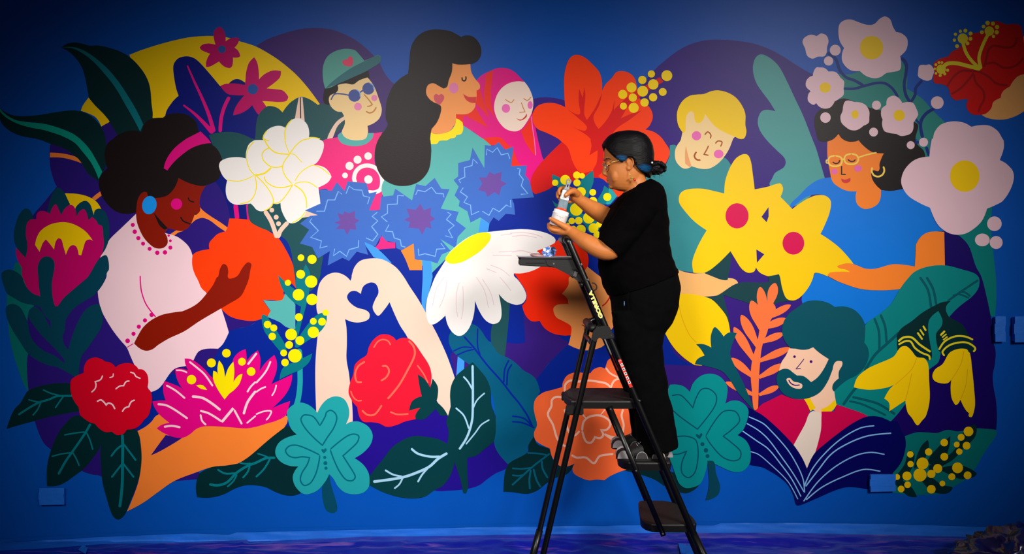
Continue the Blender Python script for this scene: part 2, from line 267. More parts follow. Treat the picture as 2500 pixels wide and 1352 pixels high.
MURAL = """#painted_backdrop|yellow arc at the upper left of the mural
P 0 y arc 316.2,133.8! 345,122.5 387.5,108.8 425,98.8 462.5,91.2 500,88 520,88 550,90.5 582.5,100 625,113.8 676.1,143.4 713.8,173.5 736.4,196.2 759.1,223.8 780.9,254! 775.4,256.5 756.5,242.7 733.9,236.4 711.3,249 691.1,275.4! 676.1,266.6 625.8,276.7 525,325 400,312.5 372.5,287.5 267.5,297.5! 247.5,308.8! 235,287.5 217.5,277.5 197.5,270.5! 202.5,257.5 217,237.5! 325,250
#painted_backdrop|purple dome behind the boy in the cap
P 0 V4 dome 625.8,111.9! 650.9,96.8 681.1,85.5 713.8,75.5 741.4,69.9 774.1,68.4 806.8,71.7 839.5,83 872.2,100.6 902.4,125.8 925.1,150.9 937.6,176.1 952.7,196.2 965.3,208.8 990.4,276.7 950,413 800,413 789.2,327 751.5,276.7 780.9,254! 759.1,223.8 736.4,196.2 713.8,173.5 676.1,143.4
#painted_backdrop|purple ground of the right half with a domed top
P 0 V3 ground 1550.3,238.9 1598.1,171 1625.8,145.9 1655.9,123.2 1688.6,106.9 1721.3,98.6 1756.5,96.8 1796.8,99.3 1837,105.6 1877.3,119.5 1912.5,138.3 1947.7,161 1975.4,177.3! 2007.5,201.2 2025.2,301.8 2030,433 2050,513 2050,776 1950,963.5! 1825,1126.5! 1550,1089! 1475,901! 1475,776! 1450,463 1475,388 1575.5,314.4
P 0 V3 ground 1300.6,241.4! 1321.9,237.7 1352.1,238.9 1379.8,245.2! 1382.3,276.7 1375,345.5 1330,391.8! 1300,338
P 0 V3 ground 1100,861 1235,826 1250,736 1282.5,733.5 1400,801 1390,843.5 1350,876 1325,906 1310,936 1305,1001 1200,926 1150,926 1112.5,922.2 1110,913.5
#painted_backdrop|navy ground in the middle of the mural
P 0 N ground 350,963.5 385,901 560,801 582.5,801 605,796 625,786 620,776 625,676 625,563 750,463 975,563 1175,513 1250,463 1250,438 1312.5,458 1350,413 1475,428 1505,478 1475,676 1475,826 1387.5,836 1300,751 1250,726 1235,836 1175,826 1137.5,801 1100,871! 1111.2,913.5! 1100,1001 850,1014! 865,1029 800,1089 775,1189! 725,1139 700,1089 625,1064 425,1051.5 336.2,1051.5!
P 0 N ground 1150,738.5 1250,741.5 1275,744 1278.8,776 1282.5,836! 1262.5,838.5 1237.5,836! 1212.5,836 1175,816 1100,826
P 0 N ground 1387.5,839.8! 1350,876 1325,906 1307.5,933.5 1325,976 1400,976 1612.5,976 1617.5,889.8! 1655,891 1697.5,893! 1650,866 1610,796 1475,801
#painted_backdrop|indigo ground under the red rose
P 0 V2 ground 850,926 1025,901 1050,976 1100,976 1210,1014 1207.5,1085.2! 1225,1114 1240.5,1132.8! 1235,1144 1210,1155.2 1190,1169 1170,1184 1142.5,1192.8 1100,1197.2 1060,1196.5 1000,1164 903.8,1169 875,1139 850,1089 862.5,1039
#painted_backdrop|navy leaf shape on the yellow arc with magenta stems
P 0 N2 leaf 436.2,233.8! 430,215 425,187.5 423,165 426.2,152.5 437.5,141.2 457.5,137.5 475,142.5 490,155 510,177.5 525,195 537.5,210 557.5,227.5! 560,202.5! 572.5,193.8 585,193.8 600,202.5 625,215 640,250 640,287.5 632.5,300 635,363 612.5,413 625,500.5! 612.5,541.8! 550,553! 475,438 425,338 405,325 404.5,277.5 420,250
S 3.75>10.5 M stem 457.5,160 475,200 492.5,237.5 510,280 522.5,322.5
S 4>11.5 M stem 447.5,256.2 475,277.5 500,302.5 520,325
S 8.75 M stem 560,236.2 547.5,262.5 540,290 537.5,322.5
S 11.25 M stem 575,498 579.5,535.5
S 9.5 M stem 605,498 609,541.8
#painted_backdrop|dark purple ground around the woman in pink
P 0 V ground 246.2,310! 267.5,297.5! 375,330! 425,400.5 525,443! 545,473 557.5,508 563.8,538 600,638! 625,786! 605,796 582.5,801 558.8,811 500,901 375,926 336.2,1051.5! 425,1089 487.5,1154! 481.2,1169.5! 425,1174! 325,1214 245,1161.5 225,1157.8 200,1149 150,1114 122.5,1095.2 107.5,1081.5 95,1056.5 85,1026.5 70,956 66.2,901 67.5,861 65,801 62.5,738.5 62.5,638 75,538 112.5,488 138.8,455.5! 132.5,443 125,418 122,400.5 121.2,375.5 122.5,353! 175,338
#painted_backdrop|dark indigo ground at the right edge of the mural
P 0 V5 ground 2275,550.5! 2342.5,575.5 2365,600.5 2382.5,650.5 2395,673.5 2405,708.5 2418.8,771 2422.5,826 2430.5,856 2428.8,888.5 2423.8,913.5 2425,941 2431.2,976 2433.8,1014 2432,1049! 2375,1054 2207.5,1071.5 2150,1039 2125,976 2125,801 2300,663
P 0 c4 strip 2422.5,498! 2420,563 2431.2,676 2432.5,726 2428.8,772.2! 2418.8,772.2! 2405,708.5 2395,673.5 2382.5,650.5 2365,600.5 2342.5,575.5! 2300,550.5
P 0 g dark_stem 1216.2,717.2! 1245,741! 1240,801 1232.5,872.2! 1215,861 1200,838.5 1202.5,791 1223.8,771
#painted_leaf|tall dark green leaf leaning up left with a teal midrib
P 0 G leaf 150,116.2! 162.5,107.5 180,103.8 200,106.2 217.5,111.2 240,111.2 270,117.5 300,128.8 322.5,143.8 342.5,165 357.5,187.5 366.2,212.5 370,250 372,290 350,330! 290,335! 265,292.5! 252.5,277.5 232.5,257.5 217,238.8! 212.5,212.5 207.5,187.5 200,165 187.5,145 170,127.5
P 0 T midrib 150,116.2! 175,117.5 197.5,127.5 225,147.5 257.5,182.5 282.5,215 307.5,257.5 327.5,292.5 342.5,321.2! 350,303.8! 332.5,267.5 310,230 290,200 265,170 237.5,145 212.5,127.5 190,117.5 170,114.5
#painted_leaf|dark green leaf curling off the left edge with a jade midrib
P 0 G leaf -18.8,246.2! -10,255 0,263.8 15,275 37.5,282.5 70,283 100,280 137.5,273.8 175,269.5 200,272.5 225,285 247.5,310 257.5,335 260,363 262.5,395.5 250,423 241.2,441.8! 230,435.5 215,423 200,400.5 180,378 155,361.8 122.5,350.5 100,341.8 85,338 50,331.2 25,320 7.5,305 0,291.2 -10,270
P 0 J midrib -15,250! 0,265 15,280 37.5,292.5 62.5,297.5 100,301.2 125,306.2 155,316.2 180,327.5 200,343 220,365.5 235,390.5 250,419.2! 241.2,436.8! 232.5,415.5 220,393 200,368 185,350.5 165,338 140,327.5 107.5,317.5 75,311.2 45,302.5 20,290 5,277.5 0,271.2
#painted_stem|orange stem curving behind the dark haired woman
P 0 o stem 122.5,372.5! 150,374.2 175,379.2 187.5,384.2 200,398.5! 175,390 150,384.8 122.5,384.2!
P 0 o stem 225,483! 235,474.2 247.5,465.5! 248.8,476.8! 232.5,489.2!
P 0 o stem 410,575.5! 437.5,558 465,545.5 475,524.2 487.5,503! 495,513 515,528 535,540.5 556.2,555.5! 551.2,565.5! 532.5,553 512.5,538 495,531.8 480,535.5 467.5,545.5 447.5,563 435,568 422.5,578!
#painted_leaf|dull green leaf tip between the hair and the white flower
P 0 g leaf 510,330! 537.5,323 570,322.5 600,331.2 620,345.5 612.5,388 542.5,413 525,368
#painted_flower|small crimson six petalled flower on the yellow arc
P 0 m petals 526.2,109.2! 522.5,95 521.2,82.5 525,72.5 536.2,65.5 545,72.5 550,85 551.2,101.2! 560,95 572.5,92 584.5,92.5! 582.5,102.5 577.5,111.2 572.5,116.2! 582.5,125 586.8,137.5! 580,140.5 568.8,140.5! 568.8,152.5 566.2,162.5 561.2,166.2! 550,163.8 540,156.2 535,150! 522.5,157.5 512.5,162.5 503.8,163.8! 503,155 506.2,142.5 513,131.2! 500,126.2 492.5,122.5 487.5,116.2! 495,108.8 510,106.2
C 0 u centre 541.8,120.5,9.2
#painted_flower|larger magenta six petalled flower with a blue centre
P 0 m petals 598.1,207.5! 599.3,196.2 601.1,176.1 608.1,153.4 620.7,139.6! 628.3,153.4 632,176.1 632.5,193.7! 645.9,181.1 666,172.3 686.1,173.5! 683.6,188.6 671,201.2 650.9,215.8! 671,217.6 691.1,221.3 704.2,236.4! 698.7,246.5 681.1,249 661,247.7 640.8,246.5! 650.9,261.6 657.2,276.7 654.7,296.8! 643.4,291.8 628.3,276.7 615.7,256.5! 605.6,266.6 588,276.7 569.2,281.7! 572.9,266.6 583,249 596.8,232.6! 575.5,232.6 555.3,228.9 537.7,210! 550.3,205 572.9,203.7
C 0 u centre 617.2,217.8,12.6
#painted_person|woman in a pale pink dress with black hair and magenta headband
P 0 P dress 332.5,521.8! 300,553 270,581.8 262.5,593 250,615.5 245,628 255,643 260,663 260,676 250,696 238.8,711! 241.2,731 247.5,756 260,781 277.5,808.5 295,831 310,848.5 317.5,866 327.5,888.5 337.5,906 350,926 367.5,957.2! 390,946 425,901 465,888.5 487.5,856 532.5,851! 545,838.5 558.8,811! 550,781 541.2,754.8! 515,723.5 505,716 490,696 480,676 472.5,650.5 470,623 460,600.5 437.5,580.5 420,573 402.5,568
P 0 B face 436.2,425.5! 515,445.5 502.5,453.5! 496.2,463 490,478 487.5,495.5 489.2,508 487.5,516.8 480,523.5! 475,524.2! 471.2,535.5 466.2,546.8 457.5,558 442.5,563.8 425,560.5 411.2,556.8! 402.5,568! 408.8,580.5 408.8,595.5 397.5,605.5 380,605.5 365,595.5 350,578 340,558 333.8,538 332.5,513 336.2,488 342.5,475.5 351.2,466.8 360,463 387.5,458
P 0 K hair 347.5,322.5! 350,307.5 360,295 375,288.8 397.5,287.5! 410,279.5 430,276.2 450,278 467.5,286.2 480,300 486.2,322.5 505,335 515,350.5 527.5,360.5 537.5,375.5 542.5,393 540,423 530,440.5 515,448 500,453.5 487.5,453.5 465,448 447.5,440.5 436.2,434.2! 432.5,445.5 425,460.5 412.5,474.2 400,480.5 383.8,483 365,483 359.2,469.2! 351.2,468.5 342.5,475 336.2,488 332.5,518! 317.5,521.8 295,520.5 275,510.5 260,495.5 250,480.5 242.5,458 241.2,443 246.2,428 262.5,410.5! 256.2,388 256.2,368 262.5,350.5 277.5,338 287.5,330 307.5,321.2 325,318.8
P 0 M headband 456.2,338! 490,320.8! 507.5,338! 516.2,349.2! 495,351.8 470,360.5 447.5,375.5 425,395.5 408.8,416! 400,410.5! 405,393 415,375.5 430,358
P 0 K jaw_shadow 375,518! 390,535.5 410,556.8! 402.5,561! 390,550.5 382.5,535.5
S 3 K eyelid 460,481.8 462.5,489.2 474.5,493.5
S 3.5 K smile 441.2,529.2 447.5,539.2 465.5,546.8
S 2.25 K nostril 475,523.5 481.2,522.5
C 0 M cheek 431.2,498,13.8
C 0 b earring 365,500.5,17.5,22.5,10
C 0 M bead 324.5,548.8,5 329.2,565.5,5.5 338,581,5.2 349.5,594.5,5 365.5,607.2,5 384.2,616.8,5.5 403,616,5.5 416.2,604.2,5 416.2,587.5,3.5 412,575,3
C 0 M bead 370.5,768.2,5.5 354.2,781.8,5.2 339.2,797.2,5.2 326.2,814.5,5.2 311.8,831.8,5.8
S 3 M sleeve_line 342.5,673 343,688.5 346.2,713.5 357.5,743.5 380,773.5
S 2 M sleeve_line 310,848 326.2,838.5
#painted_leaf|teal leaf behind the protea at the left edge
P 0 t leaf 40,639.2 53.8,653 57.5,676 75,726 83.8,744.8 71.2,758.5 67.5,786 75,851 68,866 66.2,901 70,954.8! 60,941 47.5,908.5 35,871 25,831 20,788.5 17.5,718.5 32.5,658
#painted_flower|magenta protea with a scalloped yellow middle and teal leaves
P 0 y glow 158.8,471.8! 195,474.2 222.5,483 237.5,494.2 247.5,510! 228.8,528! 175,513
P 0 F leaf 115,520.5! 118.8,503 125,480.5 136.2,460.5 146.2,459.2 157.5,470.5 166.2,488 171.2,500.5 165,538 125,538
P 0 F leaf 183.8,510.5 195,495.5 210,490 220,498 225,510.5 228.8,530.5 215,550.5 190,538
P 0 F leaf 228.8,530.5! 232.5,513 245,509.2 257.5,518 265,538 267.5,563 265,588 257.5,608 246.2,624.2! 245,575.5 235,548
P 0 F leaf 82.5,535.5! 77.5,520.5 70,510.5 60,509.2 47.5,523 38.8,545.5 34.2,570.5 36.2,593 45,610.5 62.5,630.5! 82.5,588
P 0 m petals 75,535.5! 88.8,534.2! 90,523 97.5,515.5 110,515.5 122.5,521.8! 127.5,508 136.2,498 142.5,508 150,525.5! 157.5,510.5 170,500.5 178.8,501.8 185,513 187,530.5! 195,515.5 205,510.5 211.2,518 216.2,538! 225,529.2! 235,538 240,548! 250,553 252.5,575.5 253.8,598 247.5,623 237.5,638 217.5,673 212.5,678.5 180,706 160,726 147.5,738.5 138.8,753! 125,738.5 98.8,723.5! 82.5,717.2 67.5,703.5 57.5,681 53.8,670.5 53.8,653! 45,638 40,623 40,604.2! 50,615.5 62.5,629.2! 68,600.5 63.8,575.5 63.8,558 67.5,543
P 0 y middle 86.2,598! 90,580.5 100,563 120,549.2 142.5,543 165,543 187.5,550.5 210,565.5 227.5,588! 220,584.2 210,588 203.8,605.5 198.8,623! 192.5,621.8! 187.5,603 178.8,598 170,603 161.2,621.8! 155,600.5 150,584.2 142.5,581.8 136.2,590.5 132.5,609.2! 122.5,595.5 112.5,584.2! 105,593 100,605.5 97,614.2!
P 0 F leaf 93.8,676 92.5,650.5 100,633 112.5,625.5 127.5,630.5 133.8,645.5 130,673 127,691 127.5,713.5 132.5,741 138.8,753! 160,751 160,788.5 155,816 140,816 128.8,813.5 125,786 110,771 100,751 98.8,723.5! 95,696
P 0 F leaf 5,665.5 20,658 37.5,661.8 55,676 57.5,686 67.5,703.5 82.5,717.2 98.8,723.5 125,746 155,781 150,796 140,776 115,763.5 100,751 82.5,744.8 55,738.5 32.5,726 17.5,716 10,698.5 5,681
P 0 F leaf 265.5,638 260,623 250,625.5 237.5,638 220,668 212.5,678.5 180,706 155,728.5 138.8,753.5 125,776 128.8,816 150,826 153.8,816 160,783.5 180,753.5 212.5,731 232.5,718.5 238.8,708.5 250,696 262.5,663.5 266.2,658
P 0 F leaf 130,751 155,751 160,783.5 153.8,816 156.2,838.5 166.2,857.2! 172.5,888.5 162.5,896 150,851 128.8,816
P 0 F leaf 71.2,758.5 77.5,751 87.5,748.5 100,758.5 110,773.5 122.5,798.5 128.8,816 140,826 155,838.5 167.5,856 175,891 163.8,889.8! 150,868.5 132.5,848.5 105,821 82.5,793.5 70,773.5
P 0 F leaf 15,751 25,742.2 40,743.5 52.5,753.5 62.5,773.5 68.8,788.5 72.5,811 82.5,833.5 107.5,856 135,868.5 162.5,888.5 175,888.5 190,926 185,921 160,906 140,896 117.5,891 90,878.5 67.5,861 47.5,831 30,803.5 17.5,776
P 0 F leaf 242.5,743.5 250,763.5 251.2,783.5 245,803.5 232.5,823.5 215,848.5 200,868.5 195,888.5 192.5,908.5 195,926 185,921 170,901 162.5,876 166.2,856! 175,826 185,798.5 200,768.5 215,751 230,743.5
#painted_flower|red carnation with pale squiggles and three dark leaves
P 0 G leaf 175,937.2 150,934.8 120,937.2 87.5,944.8 67.5,954.8 60,966 50,983.5 37.5,996 27.5,1014 16.2,1046.5! 50,1036.5 82.5,1027.8 125,1016.5 175,1006.5 195,1001 190,951
S 5 T vein 177.5,966 155,966 137.5,967.2 120,974.8 95,982.2 70,996 45,1012.2
S 3.5 T vein 105,951 125,959.8 150,966
S 3.5 T vein 69.5,975.2 87.5,979.8 97.5,981.5
S 3.5 T vein 155,967.2 145,981 135,996
S 3.5 T vein 100,982.2 92.5,998.5 80,1014
P 0 G leaf 185,1014 155,1039 140,1061.5 130,1084 120,1114 114.5,1146.5 115,1186.5! 140,1185.2 160,1176.5 185,1159 207.5,1141.5 230,1114 245,1089 250,1051.5 225,1029
S 5.5 T vein 221.2,1034 210,1054 195,1076.5 177.5,1101.5 160,1126.5 142.5,1157.8
S 3.5 T vein 157,1061.5 185,1056.5 207.5,1054
S 3.5 T vein 211.2,1055.2 220,1074 227,1097.8
S 3.5 T vein 126.2,1114 150,1107.8 175,1104.5
S 3.5 T vein 177.5,1104 187.5,1121.5 193.8,1137
P 0 G leaf 250,1051.5 246.2,1089 246.2,1126.5 250,1174 260,1214 270,1246.5 277.5,1261.5 287.5,1267.8 297.5,1264 307.5,1251.5 322.5,1214 337.5,1174 345,1144 346.2,1114 342.5,1076.5 335,1051.5 300,1039
S 7 T vein 298.8,1060.2 300,1089 299.5,1126.5 298.8,1176.5 296.2,1209 292.5,1237.8
S 4.5 T vein 301.2,1084 285,1096.5 271.2,1114
S 4.5 T vein 302.5,1084 317.5,1104 332.5,1124
S 4.5 T vein 298.8,1131.5 285,1149 272.5,1165.2
S 4.5 T vein 301.2,1131.5 315,1149 327.5,1165.2
P 0 R petals 172.5,941 175,926 190,916 205,909.8! 206.2,893.5 215,878.5 232.5,872.2 247.5,876 257.5,882.2! 272.5,886 282.5,896! 295,888.5 315,886 330,891 338.8,901! 350,902.2 360,913.5 362.5,931 360,947.2! 368.8,956 371.2,976 367.5,998.5 362.5,1014 352.5,1024! 340,1039 325,1046.5 310,1047.8! 302.5,1057.8 287.5,1061.5 277.5,1056.5 273.8,1052.8! 257.5,1054 242.5,1045.2 232.5,1034! 217.5,1029 197.5,1014 195,1008.5 192.5,993.5! 180,976 173.8,958.5
S 3.25 P squiggle 251.2,916 246.2,926 232.5,931.5! 235,938.5 232.5,948.5 223.8,957.2
S 2.75 P squiggle 277,911 276.2,918.5 267.5,921.5
S 3.25 P squiggle 318,908 327.5,911 332.5,918.5 343.8,923.5
S 3.25 P squiggle 317,929.8 308.8,931 302.5,941! 292.5,942.2 282.5,949.8
S 3.75 P squiggle 237,979.8 247.5,976 260,988.5! 265,983.5 275,987.2 281.2,998.5
S 3.5 P squiggle 330,976 321.2,979.8 315,992.2! 305,996 298.8,1004.8
#painted_flower|orange red flower held by the woman in pink
P 0 O petals 553.8,564.2! 560,533! 587.5,534.2 612.5,538 625,548 650,560.5 680,581.8 700,613 715,645.5 721.2,676 723,703.5! 707.5,691 692.5,711 693.8,726 685,733.5 662.5,732.2 641.2,732.2! 661.2,759.8! 652.5,771 625,782.2 600,782.2 565,773.5 545,758.5 512.5,721 492.5,703.5 482.5,681 477.5,673 470,650.5 470,625.5 475,618 490,611.8 511.2,608! 511.2,593 520,581.8 532.5,570.5
#painted_arm|brown arm of the woman in pink with an open hand
P 0 B arm 532.5,676 537.5,655.5 545,644.2 553.8,648 557.5,663 556.2,674.2 558.8,679.8! 565,679.8! 580,673 592.5,653 605,640 613.8,644.2 611.2,660.5 607.5,681 600,701 587.5,723.5 560,741 530,758.5 487.5,783.5 450,808.5 412.5,826 387.5,841 372.5,852.2 357.5,856 342.5,851 327.5,838! 337.5,818.5 350,798.5 370,781 395,768.5 425,762.2 445,759.8! 470,748.5 487.5,736 505,716 520,696 530,676
#painted_person|woman in a magenta and red headscarf with closed eyes
P 0 M headscarf 1163.5,196.2! 1176.1,183.6 1196.2,173.5 1213.8,166.5 1238.9,167.3 1256.5,176.1 1271.6,191.1 1281.7,201.2! 1296.8,251.5 1299.3,276.7 1306.8,309.4 1313.1,340 1326.2,391.8! 1315,405.5 1300,430.5 1296.2,461.8! 1275,438 1265,408 1250,373 1247.5,358 1235,365.5! 1187.5,343 1176.1,338.3 1150.9,319.4 1120.7,319.4 1100.6,289.2! 1150.9,251.5 1161,226.4
P 0 O2 fold 1203.7,172.3! 1188.6,181.1 1184.9,201.2 1182.3,226.4 1184.9,261.6! 1201.2,276.7 1212.5,297.3! 1201.2,264.1 1198.7,226.4 1201.2,196.2
P 0 O2 fold 1163.5,221.3! 1171,218.8 1176.1,231.4 1184.9,261.6! 1191.1,276.7 1193.7,289.2! 1176.1,266.6 1161,254!
P 0 O2 fold 1161,261.6! 1150.9,272.9 1137.1,278.7 1108.1,276.7! 1110.7,301.8! 1132,303.1! 1133.3,282.9 1155.9,293 1192.4,311.9! 1176.1,289.2
P 0 O2 fold 1178.8,338! 1197.5,354.2 1225,353 1233.8,366.8! 1245,360.5 1235,348 1220,335.5
P 0 O2 fold 1245,353! 1255,370.5 1265,395.5 1275,405! 1245,408!
P 0 O2 fold 1294.3,286.7! 1284.2,306.8 1271.6,320.7! 1279.2,340 1280,343 1292.5,363 1306.2,380.5! 1303.8,358 1303.1,340 1298,314.4
S 2.25 pk fold_line 1296.8,284.2 1300.6,314.4 1304.3,340 1306.2,358 1308,379.2
P 0 i face 1280.4,199.9! 1261.6,198.7 1241.4,203.7 1223.8,216.3 1211.3,236.4 1206.2,261.6 1211.3,284.2 1221.3,301.8 1236.4,315.6 1256.5,320.7 1271.6,315.6 1286.7,296.8 1299.3,271.6 1301.8,246.5 1296.8,226.4 1289.2,211.3
S 2 d eyelid 1233.9,242.7 1247.7,250.3 1255.3,242.7
S 2 d eyelid 1277.9,240.2 1288,245.2 1296.8,236.4
S 2 d nose 1272.9,250.3 1276.7,261.6 1282.2,272.9! 1267.9,274.6
P 0 r2 lips 1260.3,288! 1271.6,291.8 1281.7,284.2 1285.5,276.7! 1286.2,284.2 1279.2,291 1269.1,294.3
C 0 v2 cheek 1235.2,264.6,10.1,10.8,0 1294.3,256.5,6.3,9.6,0
#painted_leaf|grey teal foliage behind the white plumeria blossoms
P 0 g leaf 622,340 625.8,301.8 632,279.2 650.9,260.3 663.5,259.1 678.6,264.1 689.9,274.6! 698.7,261.6 713.8,246.5 733.9,237.7 751.5,240.2 766.6,249 776.7,256.5! 789.2,252.8 806.8,256.5 839.5,279.2 844.6,301.8 800,343 790,353 775,438 780,513 785,588 788.8,623 785,650.5 781.2,676 772.5,691 757.5,711 725,706 720,676 700,588 625,550.5 610,538 605,500.5 615,338
P 0 e stem 729.4,237.7! 738.9,237.7! 744,295.5! 720.1,289.2!
S 2.5 K stem_line 733.4,237.7 734.4,289.2
P 0 e stem 839.5,284.2! 844.1,290.5! 824.4,308.1 809.9,340 799.3,340 806.8,319.4 821.9,296.8
S 10.5 e stem 646.2,514.2 662.5,540.5 676.2,580.5
S 10.5 e stem 703.8,541.8 685,563 678.8,580.5
P 0 e stem 745,510.5! 776.2,525! 737.5,531.8!
C 0 e bead 663.8,512.8,5.8 674.5,530,6 680.2,546,6
#painted_person|boy in a teal cap and round blue sunglasses
P 0 H shirt 810.6,337! 933.9,322.4! 925.1,340 922.5,343 915,375.5 916.2,403 925,423 938,438! 936.2,458 931.2,488 930,511.8! 901.2,514.2! 900,588 850,563 800,463 765,463 750,388 785,345.5
P 0 H shirt 916.2,603! 925,593 930,576.8! 937.5,576.8! 942.5,588 965,591.8! 965,606! 937.5,607.5 920,610!
P 0 K hair 899.9,173.5! 902.4,189.9! 882.3,198.7 864.7,208.8 827,213.8 824.4,226.4 809.4,241.4 803.1,257! 791.8,251.5 788.7,236.4 791.8,221.3 794.3,213.8 821.9,201.2 864.7,181.1
P 0 f face 824.4,207.5! 844.6,203.7 862.2,206.2 877.3,196.2 897.4,189.1! 907.4,201.2 915,213.8 925.1,241.4 932.1,266.6 927.6,286.7 915,299.3 897.4,307.3! 898.6,324.4 894.9,338.3 874.7,343.3 847.1,340.8 838.3,332 834.5,321.9 842.1,301.8 839.5,281.7! 834.5,272.9! 821.9,271.6 809.4,261.6 803.1,246.5 805.6,233.9 819.4,227.6! 825.7,218.8
P 0 A collar 834.5,321.9! 824.4,332 832.5,348 850,355 870,356.8 892.5,351.8 908.8,338 912.5,324.4! 897.9,324.9! 892.4,338.3 872.2,342.6 852.1,340 839.5,332.5
P 0 c1 cap 794.3,216.3! 789.2,196.2 788,171 790.5,155.9 799.3,138.3 814.4,127 834.5,120.2 852.1,119.5 867.2,123.2 877.3,133.3 889.8,148.4! 907.4,140.8 922.5,134.6 930.1,138.3 928.8,150.9 915,161 889.8,176.1 864.7,187.4 847.1,194.9 821.9,206.2 806.8,213.8
P 0 c2 cap_brim 794.3,216.3! 809.4,201.2 837,179.8 862.2,163.5 889.8,149.6 912.5,138.3 925.1,135.1 930.6,140.8 927.6,152.2 912.5,163.5 887.3,177.3 862.2,188.6 837,199.9 814.4,208.8
P 0 h2 heart 835.8,149.6 842.1,145.9 848.3,144.6! 852.1,138.3 858.4,138.3 862.2,145.9 860.9,160.5! 852.1,162.2 839.5,158.5
S 3.25 n sunglasses_arm 852.1,232.6 834.5,229.4 816.9,230.1 808.1,244
S 3.5 n sunglasses_bridge 878.5,225.9 887.3,220.1
C 0 n lens 865.7,233.4,15.1 899.4,216.3,14.6
S 2.5 l glint 871,219.3 878.5,226.4 879.3,236.4
S 2.5 l glint 902.4,203.2 911.2,208.8 912,218.8
S 2.75 d nose 888.6,230.1 899.9,242.7 909.2,255.3! 902.4,259.1 896.1,259.6
S 3.25 d smile 893.6,271.6 902.4,275.9 912.5,271.6 918.8,261.6
C 0 p cheek 874,260.3,9.3 914.2,239.4,7.5
S 10 W shirt_ring 868.8,448 864.5,435.5 869.5,418 882.5,406.8 900,404.2 917.5,410.5 929.5,425.5 933,445.5 928,463 912.5,469.8 897.5,468
C 0 W shirt_dot 899.5,438,10.2 898.8,381,9.2 873,389.8,9.8 853.5,405,10 842.5,428.2,7
#painted_flower|cluster of white plumeria outlined in yellow
P 0 W petals 642.1,340 644.6,329.5 650.9,319.4 661,311.9 676.1,307.3 688.6,308.1 698.7,313.1! 703.7,301.8 713.8,291.8 726.4,288.7 741.4,294.3 751.5,306.8 755.3,324.4 754,335.8! 766.6,335.8 779.2,338.3 775,338 788.8,345.5 790.8,358 785,378 775,395.5 763.8,403! 780,404.2 795,410.5 805,421.8 809.5,431.8! 800,445.5 777.5,457.5! 780.5,478 782.5,498! 745,514.2! 746.2,521.8 738.8,530.5 725,541.8 710,545 700,538 687.5,513 685,495.5! 676.2,498 667.5,496.8! 662.5,505.5 647.5,514.2 635,515.5 625,510.5 620,504.2 612.5,496.8! 600,498 587.5,500 570,498 557.5,488 552,473 551.8,455.5 555,440.5! 545,430.5 537.5,415.5 535,403 540,393 557.5,385.5 582.5,383.5 600.5,386.8! 601.2,370.5 607.5,353 620,343 630,341.8 644.5,341.8!
S 2.5 Y petal_line 642.1,340 644.6,329.5 652.2,318.9
S 2.5 Y petal_line 657.5,344.2 643.8,339.2
S 2.5 Y petal_line 696.2,340 695.7,319.4 703.7,301.8 713.8,291.8
S 2.5 Y petal_line 754,335.8 766.6,335.8 781.7,339
S 3 Y petal_line 643.8,338 657.5,360.5 675,373 707.5,376.8
S 2 Y petal_line 696.2,323 696.2,343 700,358 707.5,375.5
S 2.5 Y petal_line 707.5,375.5 720,358 737.5,343 757.5,338
S 2 Y petal_line 707.5,375.5 718.8,376.8 727.5,385.5 737.5,396
S 2.5 Y petal_line 707.5,376.8 695,393 690,410.5 697.5,430.5 712.5,448
S 2.5 Y petal_line 657.5,360.5 645,368 640,378 645,393 662.5,406.8 680,408 691.2,404.2
S 4 Y petal_line 662.5,409.2 645,423 622.5,427.5
S 2 Y petal_line 620,428.5 600,438 580,442.5 555,439.2
S 2.25 Y petal_line 620,345.5 605,365.5 602.5,388 610,413 622.5,428
S 2.25 Y petal_line 622.5,429.2 626.2,450.5 622.5,473 610,490.5 585,498
S 2.5 Y petal_line 625,428 645,448 662.5,473 667.5,493 657.5,508 645,514.2
S 2.5 Y petal_line 645,430.5 650,443 670,455.5 695,456.8 715,450.5
S 2.25 Y petal_line 715,450.5 697.5,478 682.5,493 670,496.8
S 3 Y petal_line 717.5,450.5 737.5,465.5 747.5,485.5 748.8,508
S 2.25 Y petal_line 720,448 735,444.2 755,445.5 775,458
S 2.25 Y petal_line 720,441.8 732.5,423 750,409.2 765,403.5 785,410.5 805,426.8
S 2.5 Y petal_line 745,518 732.5,533 712.5,544.2
#painted_person|woman in profile with long black hair and a heart earring
P 0 A dress 1129.5,305.6! 1150.9,319.4 1176.1,337 1178.8,338 1198,354.2! 1207.5,388 1220,438 1200,533 1167.5,570.5 1115,603 1087.5,633 1060,660.5 1050,670.5! 1025,638 1000,563 935,478 936.2,443 975,413 1047.5,350
P 0 f2 face 1103.1,150.9! 1125.8,150.9 1148.4,152.2! 1150.9,176.1 1161,193.7 1171,206.2 1171,216.3 1163.5,221.3! 1163.5,236.4 1161,251.5 1159.7,261.6 1150.9,272.9 1138.3,278.7 1113.2,278.7! 1113.2,289.2 1110.7,301.8 1098.1,319.4 1075.5,327 1054.1,324.4 1045.3,316.9! 1050.3,296.8 1062.9,271.6 1062.9,254 1050.3,244 1037.7,233.9 1037.7,216.3 1045.3,203.7 1057.8,198.7 1072.9,201.2 1083,211.3 1091.8,206.2 1095.6,196.2 1100.6,176.1
P 0 Y ruffle_collar 1113.2,289.2! 1120.7,291.8 1129.5,299.3! 1130.8,316.9 1125.8,327 1114.4,329.5! 1110.7,335.8 1095.6,338.3 1100,338 1090,343! 1072.5,344.2 1067.5,350.5 1055,351.8 1047.5,350! 1049,321.9! 1062.9,327 1083,325.7 1100.6,318.2 1110.7,304.3
